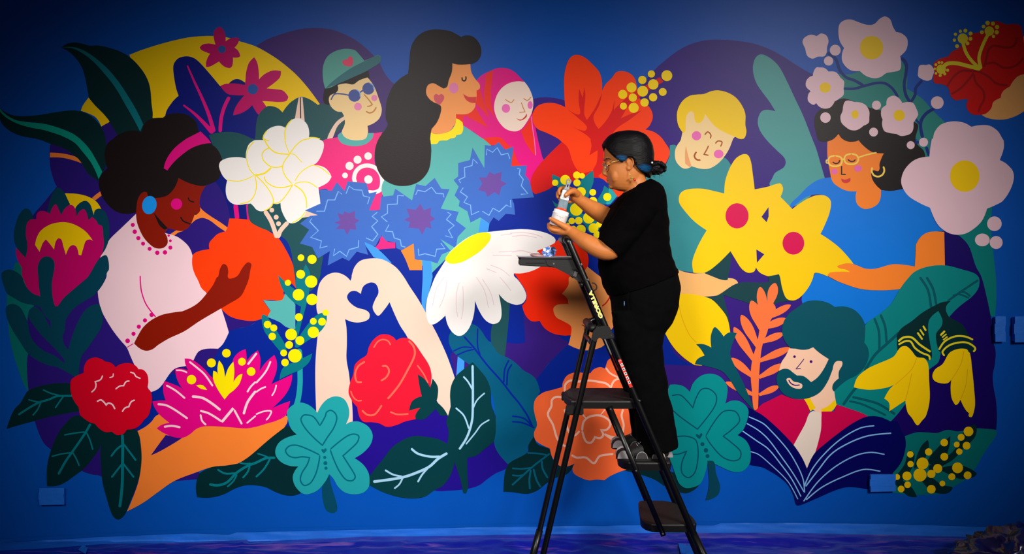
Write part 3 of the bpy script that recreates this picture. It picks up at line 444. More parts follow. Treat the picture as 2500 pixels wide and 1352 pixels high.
P 0 K hair 1000,140.8! 1002.5,120.7 1007.5,105.6 1020.1,88 1037.7,76.7 1057.8,72.2 1080.5,72.9 1100.6,76.7 1115.7,84.3 1125.8,90.5! 1135.8,86.8 1150.9,88 1163.5,96.8 1173.5,113.2 1174.8,130.8 1168.5,145.9 1155.9,154.7 1140.8,157.2 1120.7,157.9 1104.4,154.7! 1103.1,176.1 1095.6,196.2 1091.8,211.3 1083,216.3! 1072.9,210.8 1057.8,203.2 1045.3,207.5 1040.2,221.3 1042.8,233.9 1055.3,247.7 1075.5,257.8 1076.7,271.6 1067.9,296.8 1054.1,314.4! 1051.6,327 1050.3,340 1051.2,343 1053,370.5 1047.5,413 1030,438 1007.5,450.5 982.5,454.2 960,450.5 937.5,438 922.5,415.5 915.8,388 916.2,363 925,338 946.4,305.6 941.9,289.2 941.9,264.1 946.4,238.9 960.3,208.8 977.9,191.1 996.2,179.8! 998,163.5
P 0 r lips 1130.8,228.9! 1140.8,235.2 1150.9,236.9 1163,236.4! 1161,251.5! 1148.4,250.3 1137.1,242.7
S 3.25 K eyelid 1127.8,188.6 1129.5,196.2 1134.6,197.4 1137.8,192.4 1137.1,186.1
C 0 v cheek 1108.1,215,11.3,13.1,0
P 0 h earring 1059.1,235.2 1064.1,229.4 1071.7,232.6! 1078,229.4 1084.3,235.2 1083,244 1072.9,257! 1061.6,246.5
#painted_hand|orange hand piece below the middle cornflower
P 0 o hand 978.8,611.8! 1010,594.2! 1012.5,633! 1030,635.5! 1030.5,659.2! 1000,659.2! 990,633
#painted_flower|left cornflower with a violet star centre
P 0 S stem 886.2,586.8! 922.5,608 957.5,643! 912.5,628! 895,603!
P 0 U petals 781.2,463! 810,465.5! 822.5,444.2! 841.2,466! 848.8,442.5! 895,446.8! 901.2,471.8! 920,468! 901.2,513! 932.5,513! 932.5,573! 916.2,601.8! 890,590.5! 898.8,621.8! 871.2,614.2! 852.5,636.8! 836.2,629.2! 800,648! 805.5,613! 776.2,630.5! 762.5,603! 732.5,594.2! 755,560.5! 732.5,545.5! 757.5,526.8! 776.2,525! 745,513.5! 782.5,496.8!
S 2.25 l zigzag 772.5,515.5! 792.5,515.5! 800,488! 817.5,488! 826.2,466.8! 835,474.2!
S 2.25 l zigzag 845,473! 852.5,454.2! 865,463! 883.8,464.2! 887.5,478! 902.5,481.8! 897.5,498!
S 2.25 l zigzag 921.2,518! 908.8,528! 922.5,539.2! 907.5,553! 922.5,571.8! 910,588! 893.8,580.5!
S 2.25 l zigzag 761.2,533! 756.2,540.5! 777.5,563! 758.8,579.2! 785,588! 781.2,605.5! 800,600.5!
S 2.25 l zigzag 817.5,606.8! 813.8,624.2! 830,613! 846.2,625.5! 852.5,609.2! 875,603! 876.2,585.5!
P 0 q star 823.8,519.2! 837.5,524.2! 841.2,515.5! 851.2,520.5! 867.5,514.2! 866.2,531.8! 877.5,538! 867.5,545.5! 870,560.5! 855,559.2! 847.5,573! 840,559.2! 820,559.2! 830,548! 816.2,543! 830,538!
#painted_flower|middle cornflower with a violet star centre
P 0 U petals 930,480.5! 960,476.8! 965,460.5! 1006.2,489.2! 1016.2,449.2! 1038.8,454.2! 1061.2,434.2! 1077.5,460.5! 1097.5,461.8! 1076.2,509.2! 1120,516.8! 1112.5,538! 1137.5,556.8! 1117.5,578! 1112.5,605.5! 1075,583! 1100,611.8! 1078.8,620.5! 1067.5,643! 1050,636.8! 1012.5,633! 1010,594.2! 980,610.5! 967.5,605.5! 966.2,591.8! 942.5,588! 930,573! 927.5,513!
S 2.25 l zigzag 986.2,478! 971.2,476.8! 970,498! 946.2,499.2! 946.2,520.5! 931.2,529.2! 946.2,541.8!
S 2.25 l zigzag 1015,475.5! 1020,464.2! 1037.5,468! 1053.8,456.8! 1065,471.8! 1082.5,473! 1083.8,481.8!
S 2.25 l zigzag 1092.5,518! 1101.2,523! 1090,535.5! 1108.8,550.5! 1095,561.8! 1105,580.5! 1087.5,575.5!
S 2.25 l zigzag 950,548! 941.2,564.2! 958.8,565.5! 962.5,580.5! 977.5,585.5! 980,600.5! 990,603!
S 2.25 l zigzag 1021.2,606.8! 1022.5,623! 1037.5,619.2! 1062.5,625.5! 1066.2,608! 1086.2,606.8! 1076.2,593!
P 0 q star 992.5,509.2! 1015,511.8! 1026.2,496.8! 1035,513! 1052.5,506.8! 1051.2,525.5! 1062.5,534.2! 1050,541.8! 1053.8,558! 1040,554.2! 1031.2,573! 1022.5,558! 997.5,555.5! 1001.2,541.8! 986.2,536.8! 1000,529.2!
P 0 S stem 1031.2,635.5! 1052.5,636.8! 1056.2,676 1056.2,676 1047.5,713.5 1040,738.5 1040,766! 1030,746 1032,676
P 0 S stem 1117.5,869.8! 1133.8,881! 1132.5,909.8! 1113.8,919.8!
#painted_leaf|broad blue teal leaf behind the dark leaf at the lower middle
P 0 x leaf 1096.2,836 1097.5,816 1112.5,801 1140,791 1157.5,792.2 1172.5,803.5 1187.5,826 1205,846 1215,861 1245,876 1265,891 1277.5,903.5 1297.5,914.8 1310,928.5 1318.8,956! 1307.5,976 1303.8,1001 1307.5,1014 1310,1034 1303.8,1064 1290,1086.5 1280,1114 1250,1126.5 1240,1132.8! 1207.5,1086.5 1210,1014 1197.5,951 1170,901 1145,888.5 1120,871 1105,856
S 4.5 N vein 1132.5,821 1155,846 1187.5,888.5 1225,931 1250,963.5 1265,981 1277.5,998.5 1287.5,1014 1300,1041.5
S 3.5 N vein 1166.2,801 1166.2,846 1172.5,866
S 3.5 N vein 1106.2,857.2 1130,847.2 1152.5,848.5
S 3.5 N vein 1115,867.2 1137.5,857.2 1157.5,852.2
S 4 N vein 1242.5,878.5 1232.5,901 1230,933.5
S 4 N vein 1250,888.5 1240,906 1237.5,941
S 4 N vein 1250,1015.2 1280,1021.5 1300,1041.5
S 4 N vein 1250,1029 1275,1031.5 1305,1044
#painted_hands|pair of pale hands making a heart shape
P 0 e hands 772.5,1008.5! 770,901 775,826 780,801! 785,786 773.8,758.5 773.8,726 778.8,696 787.5,681 800,670.5 815,665.5 830,666.8 845,674.2 856.2,685.5! 858.8,676 858.8,673 865,653 877.5,638 895,631.8 925,631 947.5,639.2 967.5,653 985,674.2 1000,698.5 1020,728.5 1040,763.5 1055,792.2 1070,821 1092.5,871 1111.2,924.8! 1100,951 1100,988.5 1102.5,1014! 1091.2,1014! 1067.5,979.8 1025,901 995,823.5 975,791 951.2,737.2! 940,753.5 923.8,770.5 913.8,761 910,748.5 916.2,731 923.8,716 922.5,701 915,691 902.5,689.8 887.5,698.5 881.2,717.2! 867.5,709.8 855,712.2 847.5,723.5 852.5,736 870,749.8 893.8,757.2 902.5,766 900,778.5 882.5,786 862.5,786 842.5,778.5! 846.2,801 847,838.5 846.2,876 852.5,913.5 856.2,951 860,988.5 861.2,1014 861.2,1029! 845,1036!
#painted_flower|red rose between the pale forearms
P 0 R2 petals 851.2,958.5 855,933.5 862.5,913.5 866.2,891 877.5,878.5 895,866 900,848.5 910,831 927.5,817.2 945,816 960,822.2 967.5,831! 980,824.8 997.5,826 1012.5,838.5 1030,863.5 1047.5,891 1053.8,916 1051.2,946 1050,968.5 1037.5,993.5 1025,1014 1015,1022.8! 987.5,1029 970,1036.5 945,1041.5 925,1032.8 907.5,1030.2 887.5,1029 877.5,1016.5 872.5,993.5! 860,978.5
S 3.5 k petal_line 912.5,848.5 922.5,833.5 935,828.5 947.5,832.2 953.8,842.2
S 5 k petal_line 997.5,831 1010,846 1012.5,866 995,903.5 975,938.5 957.5,961 946.2,973.5
S 4.5 k petal_line 891.2,882.2 875,893.5 867.5,911 871.2,931 883.8,932.2
S 3.5 k petal_line 856.2,953.5 862.5,968.5 872.5,977.2 883.8,977.2
S 4.5 k petal_line 932.5,893.5 943.8,893.5 950,906 942.5,921 930,929
S 3.5 k petal_line 1018.8,891 1035,913.5 1045,934.8
S 4.5 k petal_line 883.8,1001 897.5,1012.2 915,1011 932.5,988.5
S 4 k petal_line 952.5,1004.8 970,1011 997.5,1009.8
P 0 G2 sepal 1020,913.5! 1037.5,926 1050.5,946! 1056.2,923.5! 1068.8,943.5 1068.8,966 1065.5,979.8! 1082.5,996 1093.8,1014! 1075,1014! 1063.8,997.2! 1050,1011 1035,1022.8 1015,1022.8! 1015,1011 1026.2,994.8! 1015,997.2 998.8,1002.2! 1005,981 1017.5,971 1030,967.2! 1025,946
#painted_arm|orange open hand under the lotus
P 0 o hand 336.2,1051.5! 355,1041.5 370,1029 382.5,1014 425,999 500,1004 625,1004 675,1004 702.5,1016.5! 700,1034 675,1064 637.5,1091.5 625,1100.2 605,1116.5 575,1132.8 520,1139 475,1154 425,1174 385,1201.5 350,1226.5 310.5,1247.8! 325,1214 340,1169 346.2,1119 342.5,1071.5
P 0 V gap 405,1061.5! 390,1081.5 368.8,1111! 390,1101.5 425,1081.5 446.2,1067.8!
#painted_flower|magenta lotus with a yellow crown in the open hand
P 0 M petals 372.5,979.8! 390,977.2 405,977.2! 400,961 398.8,943.5 401.2,929.8! 420,936 440,944.8 451.2,954.8! 437.5,936 430,916 428.2,899.8! 442.5,899.2 460,903.5! 453,888.5 451.2,874.8! 465,876 482.5,886 500,901 518.8,921 537.5,926! 570,926! 568.8,881 572.5,871 585,858.5 600,851.8! 602,866 602.5,881! 615,866 630,854.8! 636.2,876 633.8,906! 647.5,886 670,866! 676.2,883.5 675,906 662.5,937.2! 687.5,926 713.8,913.5! 710,938.5 695,966 665,996! 687.5,986 708.8,978.5! 705,993.5 697.5,1014 675,1026.5 650,1034 625,1041.5 600,1045.2 550,1041.5 500,1040.2 480,1046.5 465,1059 447.5,1067.8 425,1066.5 400,1056.5 383,1045.2! 395,1036.5 413.8,1031.5! 395,1016.5 387.5,1008.5 377.5,993.5
P 0 Y crown 548.8,974.8! 532.5,951 521.2,926 521.2,904.8! 530,908.5 535,921! 531.2,901 535,879! 545,893.5 550,921! 557.5,898.5 570,882.2! 572.5,906 570,932.2! 582.5,916 592.5,912.2! 585,936 572.5,951 560,961
C 0 Y pollen 553.2,861.8,10.5 516.5,885.5,11 591,882.5,9.5 613.5,906.5,10.5 468,926.2,11.5
P 0 Y pollen 479.5,939.8! 495,939.8 506.2,951.5! 490,948
S 4.5 P petal_line 462.5,882.2 480,896 500,913.5 520,942.2
S 3.75 P petal_line 430,903.5 445,904 457.5,909.2
S 4.5 P petal_line 406.2,939.8 430,953.5 452.5,972.2
S 6 P petal_line 468.8,967.2 495,971 520,986 538.8,1001
S 5 P petal_line 385,986 405,988.5 425,998.5 458.8,1021.5
S 5 P petal_line 488.8,1002.2 510,1008.5 542.5,1029! 570,996! 591.2,1035.2
S 4.5 P petal_line 490,1011 493.8,1026.5 503.8,1037
S 5 P petal_line 400.5,1041.5 420,1039 441.2,1042.8
S 4 P petal_line 625,1014 602.5,1032.8
S 5 P petal_line 627.5,861 605,889.8
S 4.5 P petal_line 625,931 612.5,943.5 603.8,957.2
S 6 P petal_line 625,953.5 605,981 595,1011
S 4.5 P petal_line 661.2,881 652.5,901 640,918.5 625,934.8
S 4 P petal_line 650,943.5 637.5,948.5 625,957.2
S 3.5 P petal_line 675,938.5 671.2,953.5 663.8,966
S 3.75 P petal_line 625,1011 645,1003.5 662.5,1003.5 657.5,1016.5 650,1025.2
#painted_leaf|dark leaf with teal veins left of the big clover
P 0 G leaf 585,1130.2! 605,1116.5 625,1100.2! 662.5,1067.8 700,1039! 725,1059 730,1136.5 725,1164 735,1202.8! 717.5,1209 695,1207.8 670,1199 650,1189 625,1184 600,1184 575,1191.5 545,1206.5 512.5,1214 481.2,1212.8! 478.8,1189 482.5,1164 490,1152.8 520,1139 550,1136
S 6 T vein 511.2,1181.5 532.5,1184 555,1176.5 577.5,1154 605,1136.5 625,1129 650,1117.8 672.5,1117
S 4.5 T vein 531.2,1145.2 550,1155.2 577.5,1154
S 4 T vein 578.8,1157.8 570,1174 555,1187.8
S 4 T vein 585,1129 600,1131.5 612.5,1130.2
S 4.5 T vein 610,1136.5 605,1151.5 592.5,1166.5
S 3.5 T vein 628.8,1106.5 645,1111.5 660,1117.8
S 4.5 T vein 660,1119 645,1144 625,1164
#painted_sprig|mimosa sprig with yellow balls beside the pale forearm
P 0 A leaf 642.5,732.2! 687.5,732.2 695,716! 712.5,731 721.2,743.5! 721.2,803.5! 700,798.5 682.5,786 652.5,773.5! 661.2,758.5!
P 0 T leaf 678.8,671! 700,691 725,711 742.5,733.5! 735,748.5! 712.5,733.5 690,706
P 0 T leaf 746.2,644.2! 756.2,663 757.5,676 757.5,681 755,713.5 747.5,746 737.5,783.5 725,831 720,841! 721.2,801 735,751 735,713.5 722.5,701 725,671 732.5,673
P 0 T leaf 638.8,772.2 643.8,767.2 655,776 675,806 695,838.5 700,861 685,858.5! 662.5,831 645,806
P 0 T leaf 797.5,768.5 795,791 780,811 745,836 727.5,848.5! 720,846 732.5,818.5 765,776 785,763.5
S 13 c stem 730,851 732.5,876 732.5,901 732.5,938.5 727.5,976 718.8,1001
P 0 T leaf 762.5,862.2! 755,883.5 735,901 707.5,913.5 682.5,926! 692.5,896 725,881
C 0 Y ball 735,628.8,8.2 762,632.8,11.2 734.2,669.2,10.8
C 0 Y ball 760,687.2,15 703,690,7.5 729,719.2,14.2 762,730.8,13.8 730,773.8,9.5 795,762.8,7.5 765.2,784,8.2 786.5,785,9.5 765.2,810.8,13.8 653.5,791.8,9 668.8,800.2,8.5 665,821,9 711,816,14.2 732.5,831,10.8 706.2,841.5,9.5 693,861.2,8.2 720.2,868,16.5 696.2,884.5,9.2 735,672.2,8
#painted_clover|teal clover with heart shaped lines at the lower left
P 0 t2 stem 787.5,1176.5! 803.8,1157.8! 808.8,1184 822.5,1231.5 822.5,1246.5 812.5,1252.2 797.5,1246.5 790,1229 786.2,1201.5
P 0 c leaf 701.2,1014 702.5,1001 715,988.5 732.5,982.2 750,986 765,996 775,1007.2! 785,988.5 800,973.5 820,966.8 840,973.5 851.2,993.5 852.5,1014 845,1035.2! 857.5,1029 877.5,1029 900,1041.5 910,1061.5 905,1084 887.5,1104 866.2,1117.8! 887.5,1134 900,1154 902.5,1174 900,1189 887.5,1201.5 865,1206 842.5,1201.5 825,1186.5 815,1169 803.8,1156.5! 795,1174 775,1196.5 750,1206 735,1201.5 720,1184 715,1164 720,1149 728.8,1137.8! 707.5,1136.5 687.5,1127.8 675,1114 672.5,1099 680,1081.5 697.5,1069 725,1060.2! 710,1044
S 3.5 t3 heart_line 781.2,1039! 790,1024 795,1014 797.5,1006 807.5,1001 818.8,1008.5 822.5,1021.5 815,1044 800,1066.5 787.5,1086.5! 765,1066.5 745,1044 735,1024 740,1014 747.5,1012.2 765,1016.5 781.2,1039!
S 3.5 t3 heart_line 806.2,1096.5! 830,1076.5 850,1062.8 865,1059 876.2,1064 872.5,1079 855,1096.5 837.5,1112! 850,1131.5 862.5,1151.5 867.5,1164 860,1172.8 845,1170.2 830,1151.5 817.5,1126.5 806.2,1096.5!
S 3.5 t3 heart_line 781.2,1110.2! 750,1095.2 725,1086.5 707.5,1087.8 697.5,1099 705,1111.5 720,1116.5 737.5,1114.5 756.2,1116.5! 750,1134 737.5,1154 733.8,1171.5 742.5,1184 757.5,1179 770,1159 777.5,1134 781.2,1110.2!
P 0 t3 heart 785,1096.5 788.8,1095.2 791.2,1097.8! 793.8,1093.5 797.5,1095.2 797,1100.2 791.2,1106! 786.2,1101.5
C 0 t3 dot 793.2,1116,3.8 794.8,1130,5 796.2,1142.2,4
#painted_leaf|big dark leaves with pale blue veins at the bottom middle
P 0 G2 leaf 1153.8,883.5! 1170,901 1187.5,923.5 1197.5,951 1200,988.5 1208.8,1013.5 1210,1051.5 1205,1079! 1185,1094 1162.5,1111.5 1141.2,1116.5! 1141.2,1154 1142.5,1189 1137.5,1204! 1131.2,1202.8! 1125,1174 1117.5,1149 1110,1127.8! 1100,1159 1082.5,1184 1060,1196.5 1037.5,1211.5 1010,1216 975,1212.8 937.5,1201.5 902.5,1184! 902.5,1161.5! 920,1139 940,1114 957.5,1091.5 987.5,1071.5 1012.5,1064 1045,1066.5 1070,1071.5 1092.5,1082.8! 1095,1051.5 1090,1029 1095,1011 1101.2,988.5! 1098.8,963.5 1102.5,938.5 1115,916 1135,898.5
S 5.5 l2 vein 1153.8,891 1153.8,1014 1147.5,1046.5 1137.5,1071.5 1121.2,1096.5
S 4 l2 vein 1131.2,918.5 1142.5,931 1153.8,951
S 3.5 l2 vein 1183.8,958.5 1165,976 1155,996
S 4 l2 vein 1112.5,994.8 1132.5,1014 1145,1046.5
S 3.5 l2 vein 1195,1024 1175,1036.5 1160,1056.5 1137.5,1084
S 6.5 l2 vein 1092.5,1105.2 1070,1119 1047.5,1139 1015,1154 985,1164 950,1170.2 911.2,1175.2
S 5.5 l2 vein 1003.8,1094 1020,1106.5 1050,1114 1075,1114
S 4.5 l2 vein 940,1146.5 960,1157.8 982.5,1162.8
S 4.5 l2 vein 1045,1141.5 1030,1159 1020,1176.5
S 4 l2 vein 983.8,1165.2 975,1181.5 962.5,1192
#painted_flower|right cornflower with a violet star centre
P 0 S stem 1173.8,533! 1195,545.5! 1191.2,568! 1167.5,570.5!
P 0 U petals 1118.8,398! 1147.5,390.5! 1153.8,360.5! 1182.5,410.5! 1183.8,354.2! 1205,356.8! 1217.5,346.8! 1232.5,365.5! 1250,359.2! 1253.8,358! 1250,388! 1247.5,405.5! 1286.2,404.2! 1282.5,428! 1291.2,438! 1303.8,481.8! 1250,485.5! 1255,498! 1257.5,524.2! 1235,521.8! 1217.5,539.2! 1205,530.5! 1195,545.5! 1172.5,530.5! 1148.8,543! 1141.2,515.5! 1120,503! 1122.5,490.5! 1110,476.8! 1120,455.5! 1107.5,439.2! 1118.8,430.5!
S 2.25 l zigzag 1166.2,399.2! 1155,388! 1152.5,404.2! 1133.8,409.2! 1135,431.8! 1120,439.2! 1125,446.8!
S 2.25 l zigzag 1187.5,379.2! 1188.8,364.2! 1202.5,371.8! 1213.8,360.5! 1223.8,378! 1240,374.2! 1245,388!
S 2.25 l zigzag 1262.5,410.5! 1270,413! 1267.5,425.5! 1277.5,438! 1272.5,453! 1288.8,473! 1271.2,474.2!
S 2.25 l zigzag 1131.2,458! 1123.8,468! 1141.2,480.5! 1132.5,494.2! 1148.8,500.5! 1151.2,524.2! 1170,515.5!
S 2.25 l zigzag 1177.5,515.5! 1193.8,525.5! 1203.8,508! 1218.8,516.8! 1236.2,500.5! 1247.5,505.5! 1246.2,488!
P 0 q star 1168.8,433! 1187.5,433! 1195,419.2! 1206.2,425.5! 1225,419.2! 1222.5,440.5! 1237.5,448! 1223.8,456.8! 1218.8,476.8! 1207.5,469.2! 1190,480.5! 1185,468! 1167.5,464.2! 1177.5,448!
#painted_flower|large red hibiscus with a stamen of yellow balls
P 0 Or petal 1372.5,345.5! 1345,371.8 1322.5,395.5 1302.5,423 1296.2,443 1297.5,463 1306.2,474.2! 1337.5,463 1370,443 1400,445.5 1425,438 1462.5,438 1465,388 1425,363
P 0 O petals 1379.8,261.6! 1377.3,226.4 1377.3,188.6 1382.3,161 1392.4,140.8 1407.4,133.8 1427.6,140.8 1447.7,158.5 1462.8,176.1 1469.1,196.2 1469.8,221.3! 1477.9,206.2 1493,191.1 1505,176.1 1522.6,174 1540.2,181.1 1550.3,193.7 1555.3,213.8 1561.6,241.4! 1583,259.1 1591.8,274.1 1593.1,289.2 1585.5,306.8 1575.5,316.4! 1595.6,321.9 1613.2,334.5 1625,350.5 1633.8,365.5 1632.5,383 1620,405.5 1575,463 1525,483 1506.2,479.2! 1486.2,449.2! 1465,434.2! 1445,418 1425,422.2 1410,415.5 1397.5,393 1386.2,360.5 1367.5,343 1359.7,337 1334.5,324.4 1311.9,314.4 1300.6,296.8 1300.6,276.7 1311.9,259.1 1334.5,251.5 1357.1,252.8
P 0 Or throat 1394.9,308.1! 1427.6,319.4 1432.6,309.4 1412.5,289.2 1384.8,266.6! 1415,279.2 1412.5,246.5 1413.7,216.3! 1422.5,238.9! 1426.3,213.8! 1428.8,233.9 1426.3,276.7 1432.6,293! 1442.7,279.2 1452.7,264.1 1469.8,226.4! 1462.8,256.5 1448.9,284.2 1452.7,301.8 1461.5,314.4! 1477.9,296.8 1493,271.6 1500.5,244 1500,251.5 1500,271.6 1515.1,259.1 1532.7,236.4! 1527.7,266.6 1515.1,289.2! 1537.7,279.2 1565.4,270.4! 1537.7,291.8 1505,314.4 1487.5,338 1475,365.5 1472.5,400.5 1467.5,423 1450,432.5! 1447.5,415.5 1456.2,398 1458.8,366.8! 1438.8,379.2! 1443.8,355.5 1441.2,340.5 1442.7,340 1427.6,327
P 0 Or stamen 1500,266.6! 1532.7,236.4 1575.5,208.8 1610.7,188.6! 1619.5,199.9! 1583,221.3 1560.4,238.9 1530.2,264.1 1515.1,288.7! 1500,314.4
C 0 Y2 ball 1590,180.8,8.8 1567.9,195.4,10.1 1627.8,184.9,13.3 1541.5,213.8,12.1 1594.6,206.2,12.6 1520.1,230.6,11.1 1544.8,238.4,10.1 1568.9,222.8,13.1 1617.7,224.6,9.6 1594.3,237.7,10.1 1573.4,250.3,10.3 1521.9,259.1,8.6 1546.8,263.3,12.3
#painted_flower|white daisy with a tilted yellow centre
P 0 W petals 1197.5,565.5! 1225,562.5 1250,560.5 1275,559.2 1305,561.8 1335,569.2 1352.5,579.2 1356.2,588 1345,603 1310,612.5! 1330,625.5 1336.2,638 1317.5,651.8 1300,660.5 1275,666.8 1255,666.8! 1255,673.5 1265,683.5 1280,706 1285,723.5 1277.5,738.5 1262.5,744 1250,741.5 1235,734.8 1217.5,717.2! 1223.8,751 1223.8,773.5 1217.5,786 1202.5,790.5 1185,781 1170,758.5 1159.5,733.5! 1157.5,763.5 1150,791 1140,808.5 1127.5,818.5 1115,818.5 1102.5,808.5 1092.5,791 1087.5,769.8! 1072.5,783.5 1060,791 1050,791 1043.8,781 1040,758.5 1042.5,731 1052.5,701 1062.5,676 1075,655.5 1087.5,635.5! 1100,613 1150,575.5
P 0 Y middle 1087.5,635.5! 1090,625.5 1112.5,603 1137.5,584.2 1162.5,570.5 1187.5,566.8 1197.5,573 1195,588 1175,610.5 1150,628 1125,640.5 1100,643.5
S 2.25 z petal_line 1245,569.2 1275,567.5 1305,571.8 1325,579.2
S 2 z petal_line 1250,577.5 1275,574.2 1300,578 1311.2,580.5
S 2.5 z petal_line 1250,615 1275,611.8 1307.5,621.8
S 1.75 z petal_line 1222.5,574.2 1250,570.5
S 1.75 z petal_line 1217.5,615 1250,613
S 1.75 z petal_line 1202.5,623 1250,624.2
S 1.75 z petal_line 1197.5,646.8 1225,658 1245,674.2
S 1.75 z petal_line 1187.5,655.5 1212.5,665.5
S 1.75 z petal_line 1121.2,689.8 1115,713.5 1113.8,746 1117.5,773.5
S 1.75 z petal_line 1130,698.5 1131.2,726 1130,758.5 1126.2,778.5
S 1.75 z petal_line 1091.2,683.5 1085,721 1072.5,751
S 1.75 z petal_line 1085,676 1065,706 1056.2,746
S 1.75 z petal_line 1162.5,676 1182.5,708.5 1192.5,751
S 1.75 z petal_line 1177.5,681 1197.5,713.5 1206.2,744.8
S 1.75 z petal_line 1220,676 1237.5,696 1247.5,709.8
#painted_sprig|berry sprig of yellow balls on navy behind the paint jar
P 0 N hill 1390,448 1410,436.8 1440,434.2 1467.5,435.5 1482.5,448 1487.5,468 1485,498 1475,563 1457.5,583 1385,563 1345,488
P 0 T leaf 1347.5,425.5! 1367.5,434.2 1382.5,448 1380,468 1360,455.5 1348.8,438
P 0 T leaf 1447.5,415.5! 1448.8,443 1440,468 1430,493 1390,498 1410,458 1420,438 1435,425.5
P 0 T leaf 1475,453! 1470,468 1457.5,493 1480,498 1486.2,478 1486.2,463
P 0 c leaf 1485.8,450! 1506.2,479.2! 1490,498! 1480,498 1485,478
P 0 T leaf 1347.5,488! 1362.5,498 1390,493 1410,513 1425,523 1465,543 1460,563 1440,568 1425,545.5 1390,528 1385,548 1380,518 1362.5,513
C 0 Y ball 1355.2,446.2,7.8 1380,439,12 1408,427.5,9 1421,429.2,7 1408.5,446.2,8.8 1418.2,468.5,11.8 1447,469.5,8.2 1482.5,480.8,9.8 1447.5,490.5,10 1407,511,15.5 1437.5,531.8,14 1395.8,539.2,8 1412.8,538.5,9.2 1448.8,556.8,12 1418,560.5,12 1400,558,7 1386.2,548,4.5 1457.5,573,8.8 1462.5,548,7.5
#painted_person|person with an orange face and red hair behind the ladder top
P 0 O3 hair 1310,612.5! 1350,595.5 1365,584.2 1385,584.2 1412.5,598 1428.8,610.5 1436.2,628 1435,650.5! 1430,676 1425,751 1412.5,801 1393.8,817.8! 1375,818.5 1350,813.5 1330,801 1317.5,783! 1297.5,783.5 1282.5,768.5 1275,746! 1285,731 1283.8,711 1265,681 1255,666.8! 1275,666.8 1300,660.5 1317.5,651.8 1336.2,638
P 0 f2 face 1433.8,650.5! 1462.5,673 1475,681 1500,726 1500,791 1475,826 1477.5,838.5 1465,848.5 1435,854.8 1410,851 1387.5,841! 1393.8,816 1393.8,796 1375,783.5 1357.5,773.5 1350.8,753.5 1360,744 1387.5,741.8! 1385,728.5 1371.8,716.5! 1387.5,696 1390,676 1410,676 1425,663
S 3.25 r3 line 1488.8,724.8 1480,738.5 1470,747.2
S 2 B smile 1420,792.2 1430,797.8
#painted_person|blonde person in a teal top with a pale arm
P 0 A2 top 1635,355! 1650,355.5 1662.5,388 1765,384.2 1785,404.2! 1770,443 1767.5,473 1775,538 1725,663 1692.5,665.5! 1647.5,658! 1600,588 1550,513! 1550,438! 1582.5,420.5 1620,413 1625,403 1633.8,383!
P 0 f face 1676.1,251.5! 1662.2,340 1652.5,355.5 1647.5,370.5 1650,393 1662.5,408 1672.5,411.8 1683.8,409.2 1687.5,405.5! 1712.5,412.2 1732.5,411 1752.5,399.2 1767.5,383 1780,363 1790,338 1794.3,334.5! 1801.8,301.8 1751.5,251.5
P 0 f3 neck_shade 1674.2,355.5! 1672,375.5 1672.5,399.2! 1683.8,408.5! 1687.5,404.2! 1680,380.5
P 0 y hair 1668,325.7! 1655.9,306.8 1652.2,284.2 1654.7,266.6 1666,246.5 1683.6,233.9 1701.2,230.9 1718.8,229.4 1736.4,222.6 1754,220.8 1776.7,226.4 1796.8,238.9 1811.9,259.1 1819.4,279.2 1819.4,304.3 1821.9,321.9 1816.9,337 1806.8,339.5 1793,333.2! 1771.6,324.4 1746.5,309.4 1731.4,291.8 1721.3,277.9! 1716.3,291.8 1708.8,299.3 1699.9,299.3 1694.9,289.2 1693.7,276.7 1686.1,271.6 1676.1,281.7 1673.5,301.8 1673.5,316.9
S 3 d2 eyelid 1720.1,329.5 1727.6,321.9 1735.2,329.5 1733.9,338.3
S 3 d2 eyelid 1746.2,350.5 1752.5,344.2 1762.5,346.8 1758.8,358
S 4 d2 smile 1700,370.5 1695,380.5 1700,389.2 1710,391
S 3 d2 nose 1729.5,355.5 1725,365.5 1718.2,376.8! 1729.5,379.2
C 0 v2 cheek 1700.2,331.5,11.3
C 0 v2 cheek 1754.2,376,11.8,10.5,0
P 0 f4 arm 1650,656.8! 1687.5,666.8 1722.5,665.5 1750,659.2 1762.5,660.5 1762.5,676! 1755,680.5! 1775,678.5 1792.5,681 1801.2,689.8 1795,703.5 1775,713.5 1750,721 1712.5,723.5 1680,717.2 1657.5,717.2! 1625,701
#painted_leaf|sage green leaf rising beside the purple dome
P 0 A3 leaf 1858.4,132.5 1844.6,140.8 1838.3,161 1839.5,181.1 1847.1,203.7 1862.2,226.4 1877.3,246.5 1892.9,271.6! 1872.2,267.9 1859.7,271.6 1852.1,284.2 1850.1,301.8 1857.1,321.9 1875,345.5 1897.5,368 1915,385.5 1918,398 1912.5,409.2 1892.5,421.8 1885,435.5 1878.8,450.5 1900,488 1927.5,503 1962.5,493 2013.8,435.5! 2005,405.5 1992.5,363 1982.5,338 1960.3,281.7 1940.1,238.9 1922.5,201.2 1902.4,163.5 1882.3,143.4
#painted_branch|blossom branches over a teal halo around the curly hair
P 0 A4 halo 2047.8,179.8! 2075.5,181.1 2100.6,173.5 2201.2,148.4! 2213.8,176.1 2213.8,216.3! 2251.5,241.4 2276.7,269.1 2308.1,299.3! 2276.7,352.1! 2272.5,338 2268.8,385.5! 2257.5,383 2237.5,353 2238.9,340 2075.5,301.8
S 7 n2 twig 2020.1,128.3 2040.2,143.4 2050.3,171 2065.4,188.6 2085.5,196.2 2108.1,208.8
S 6.5 n2 twig 2060.4,216.3 2085.5,216.3 2113.2,208.8 2140.8,202.5 2161,203.7 2176.1,213.8 2186.1,226.4 2192.4,238.9
S 7.5 n2 twig 2201.2,140.8 2212.5,155.9 2211.3,181.1 2207.5,206.2 2211.3,231.4 2221.3,249
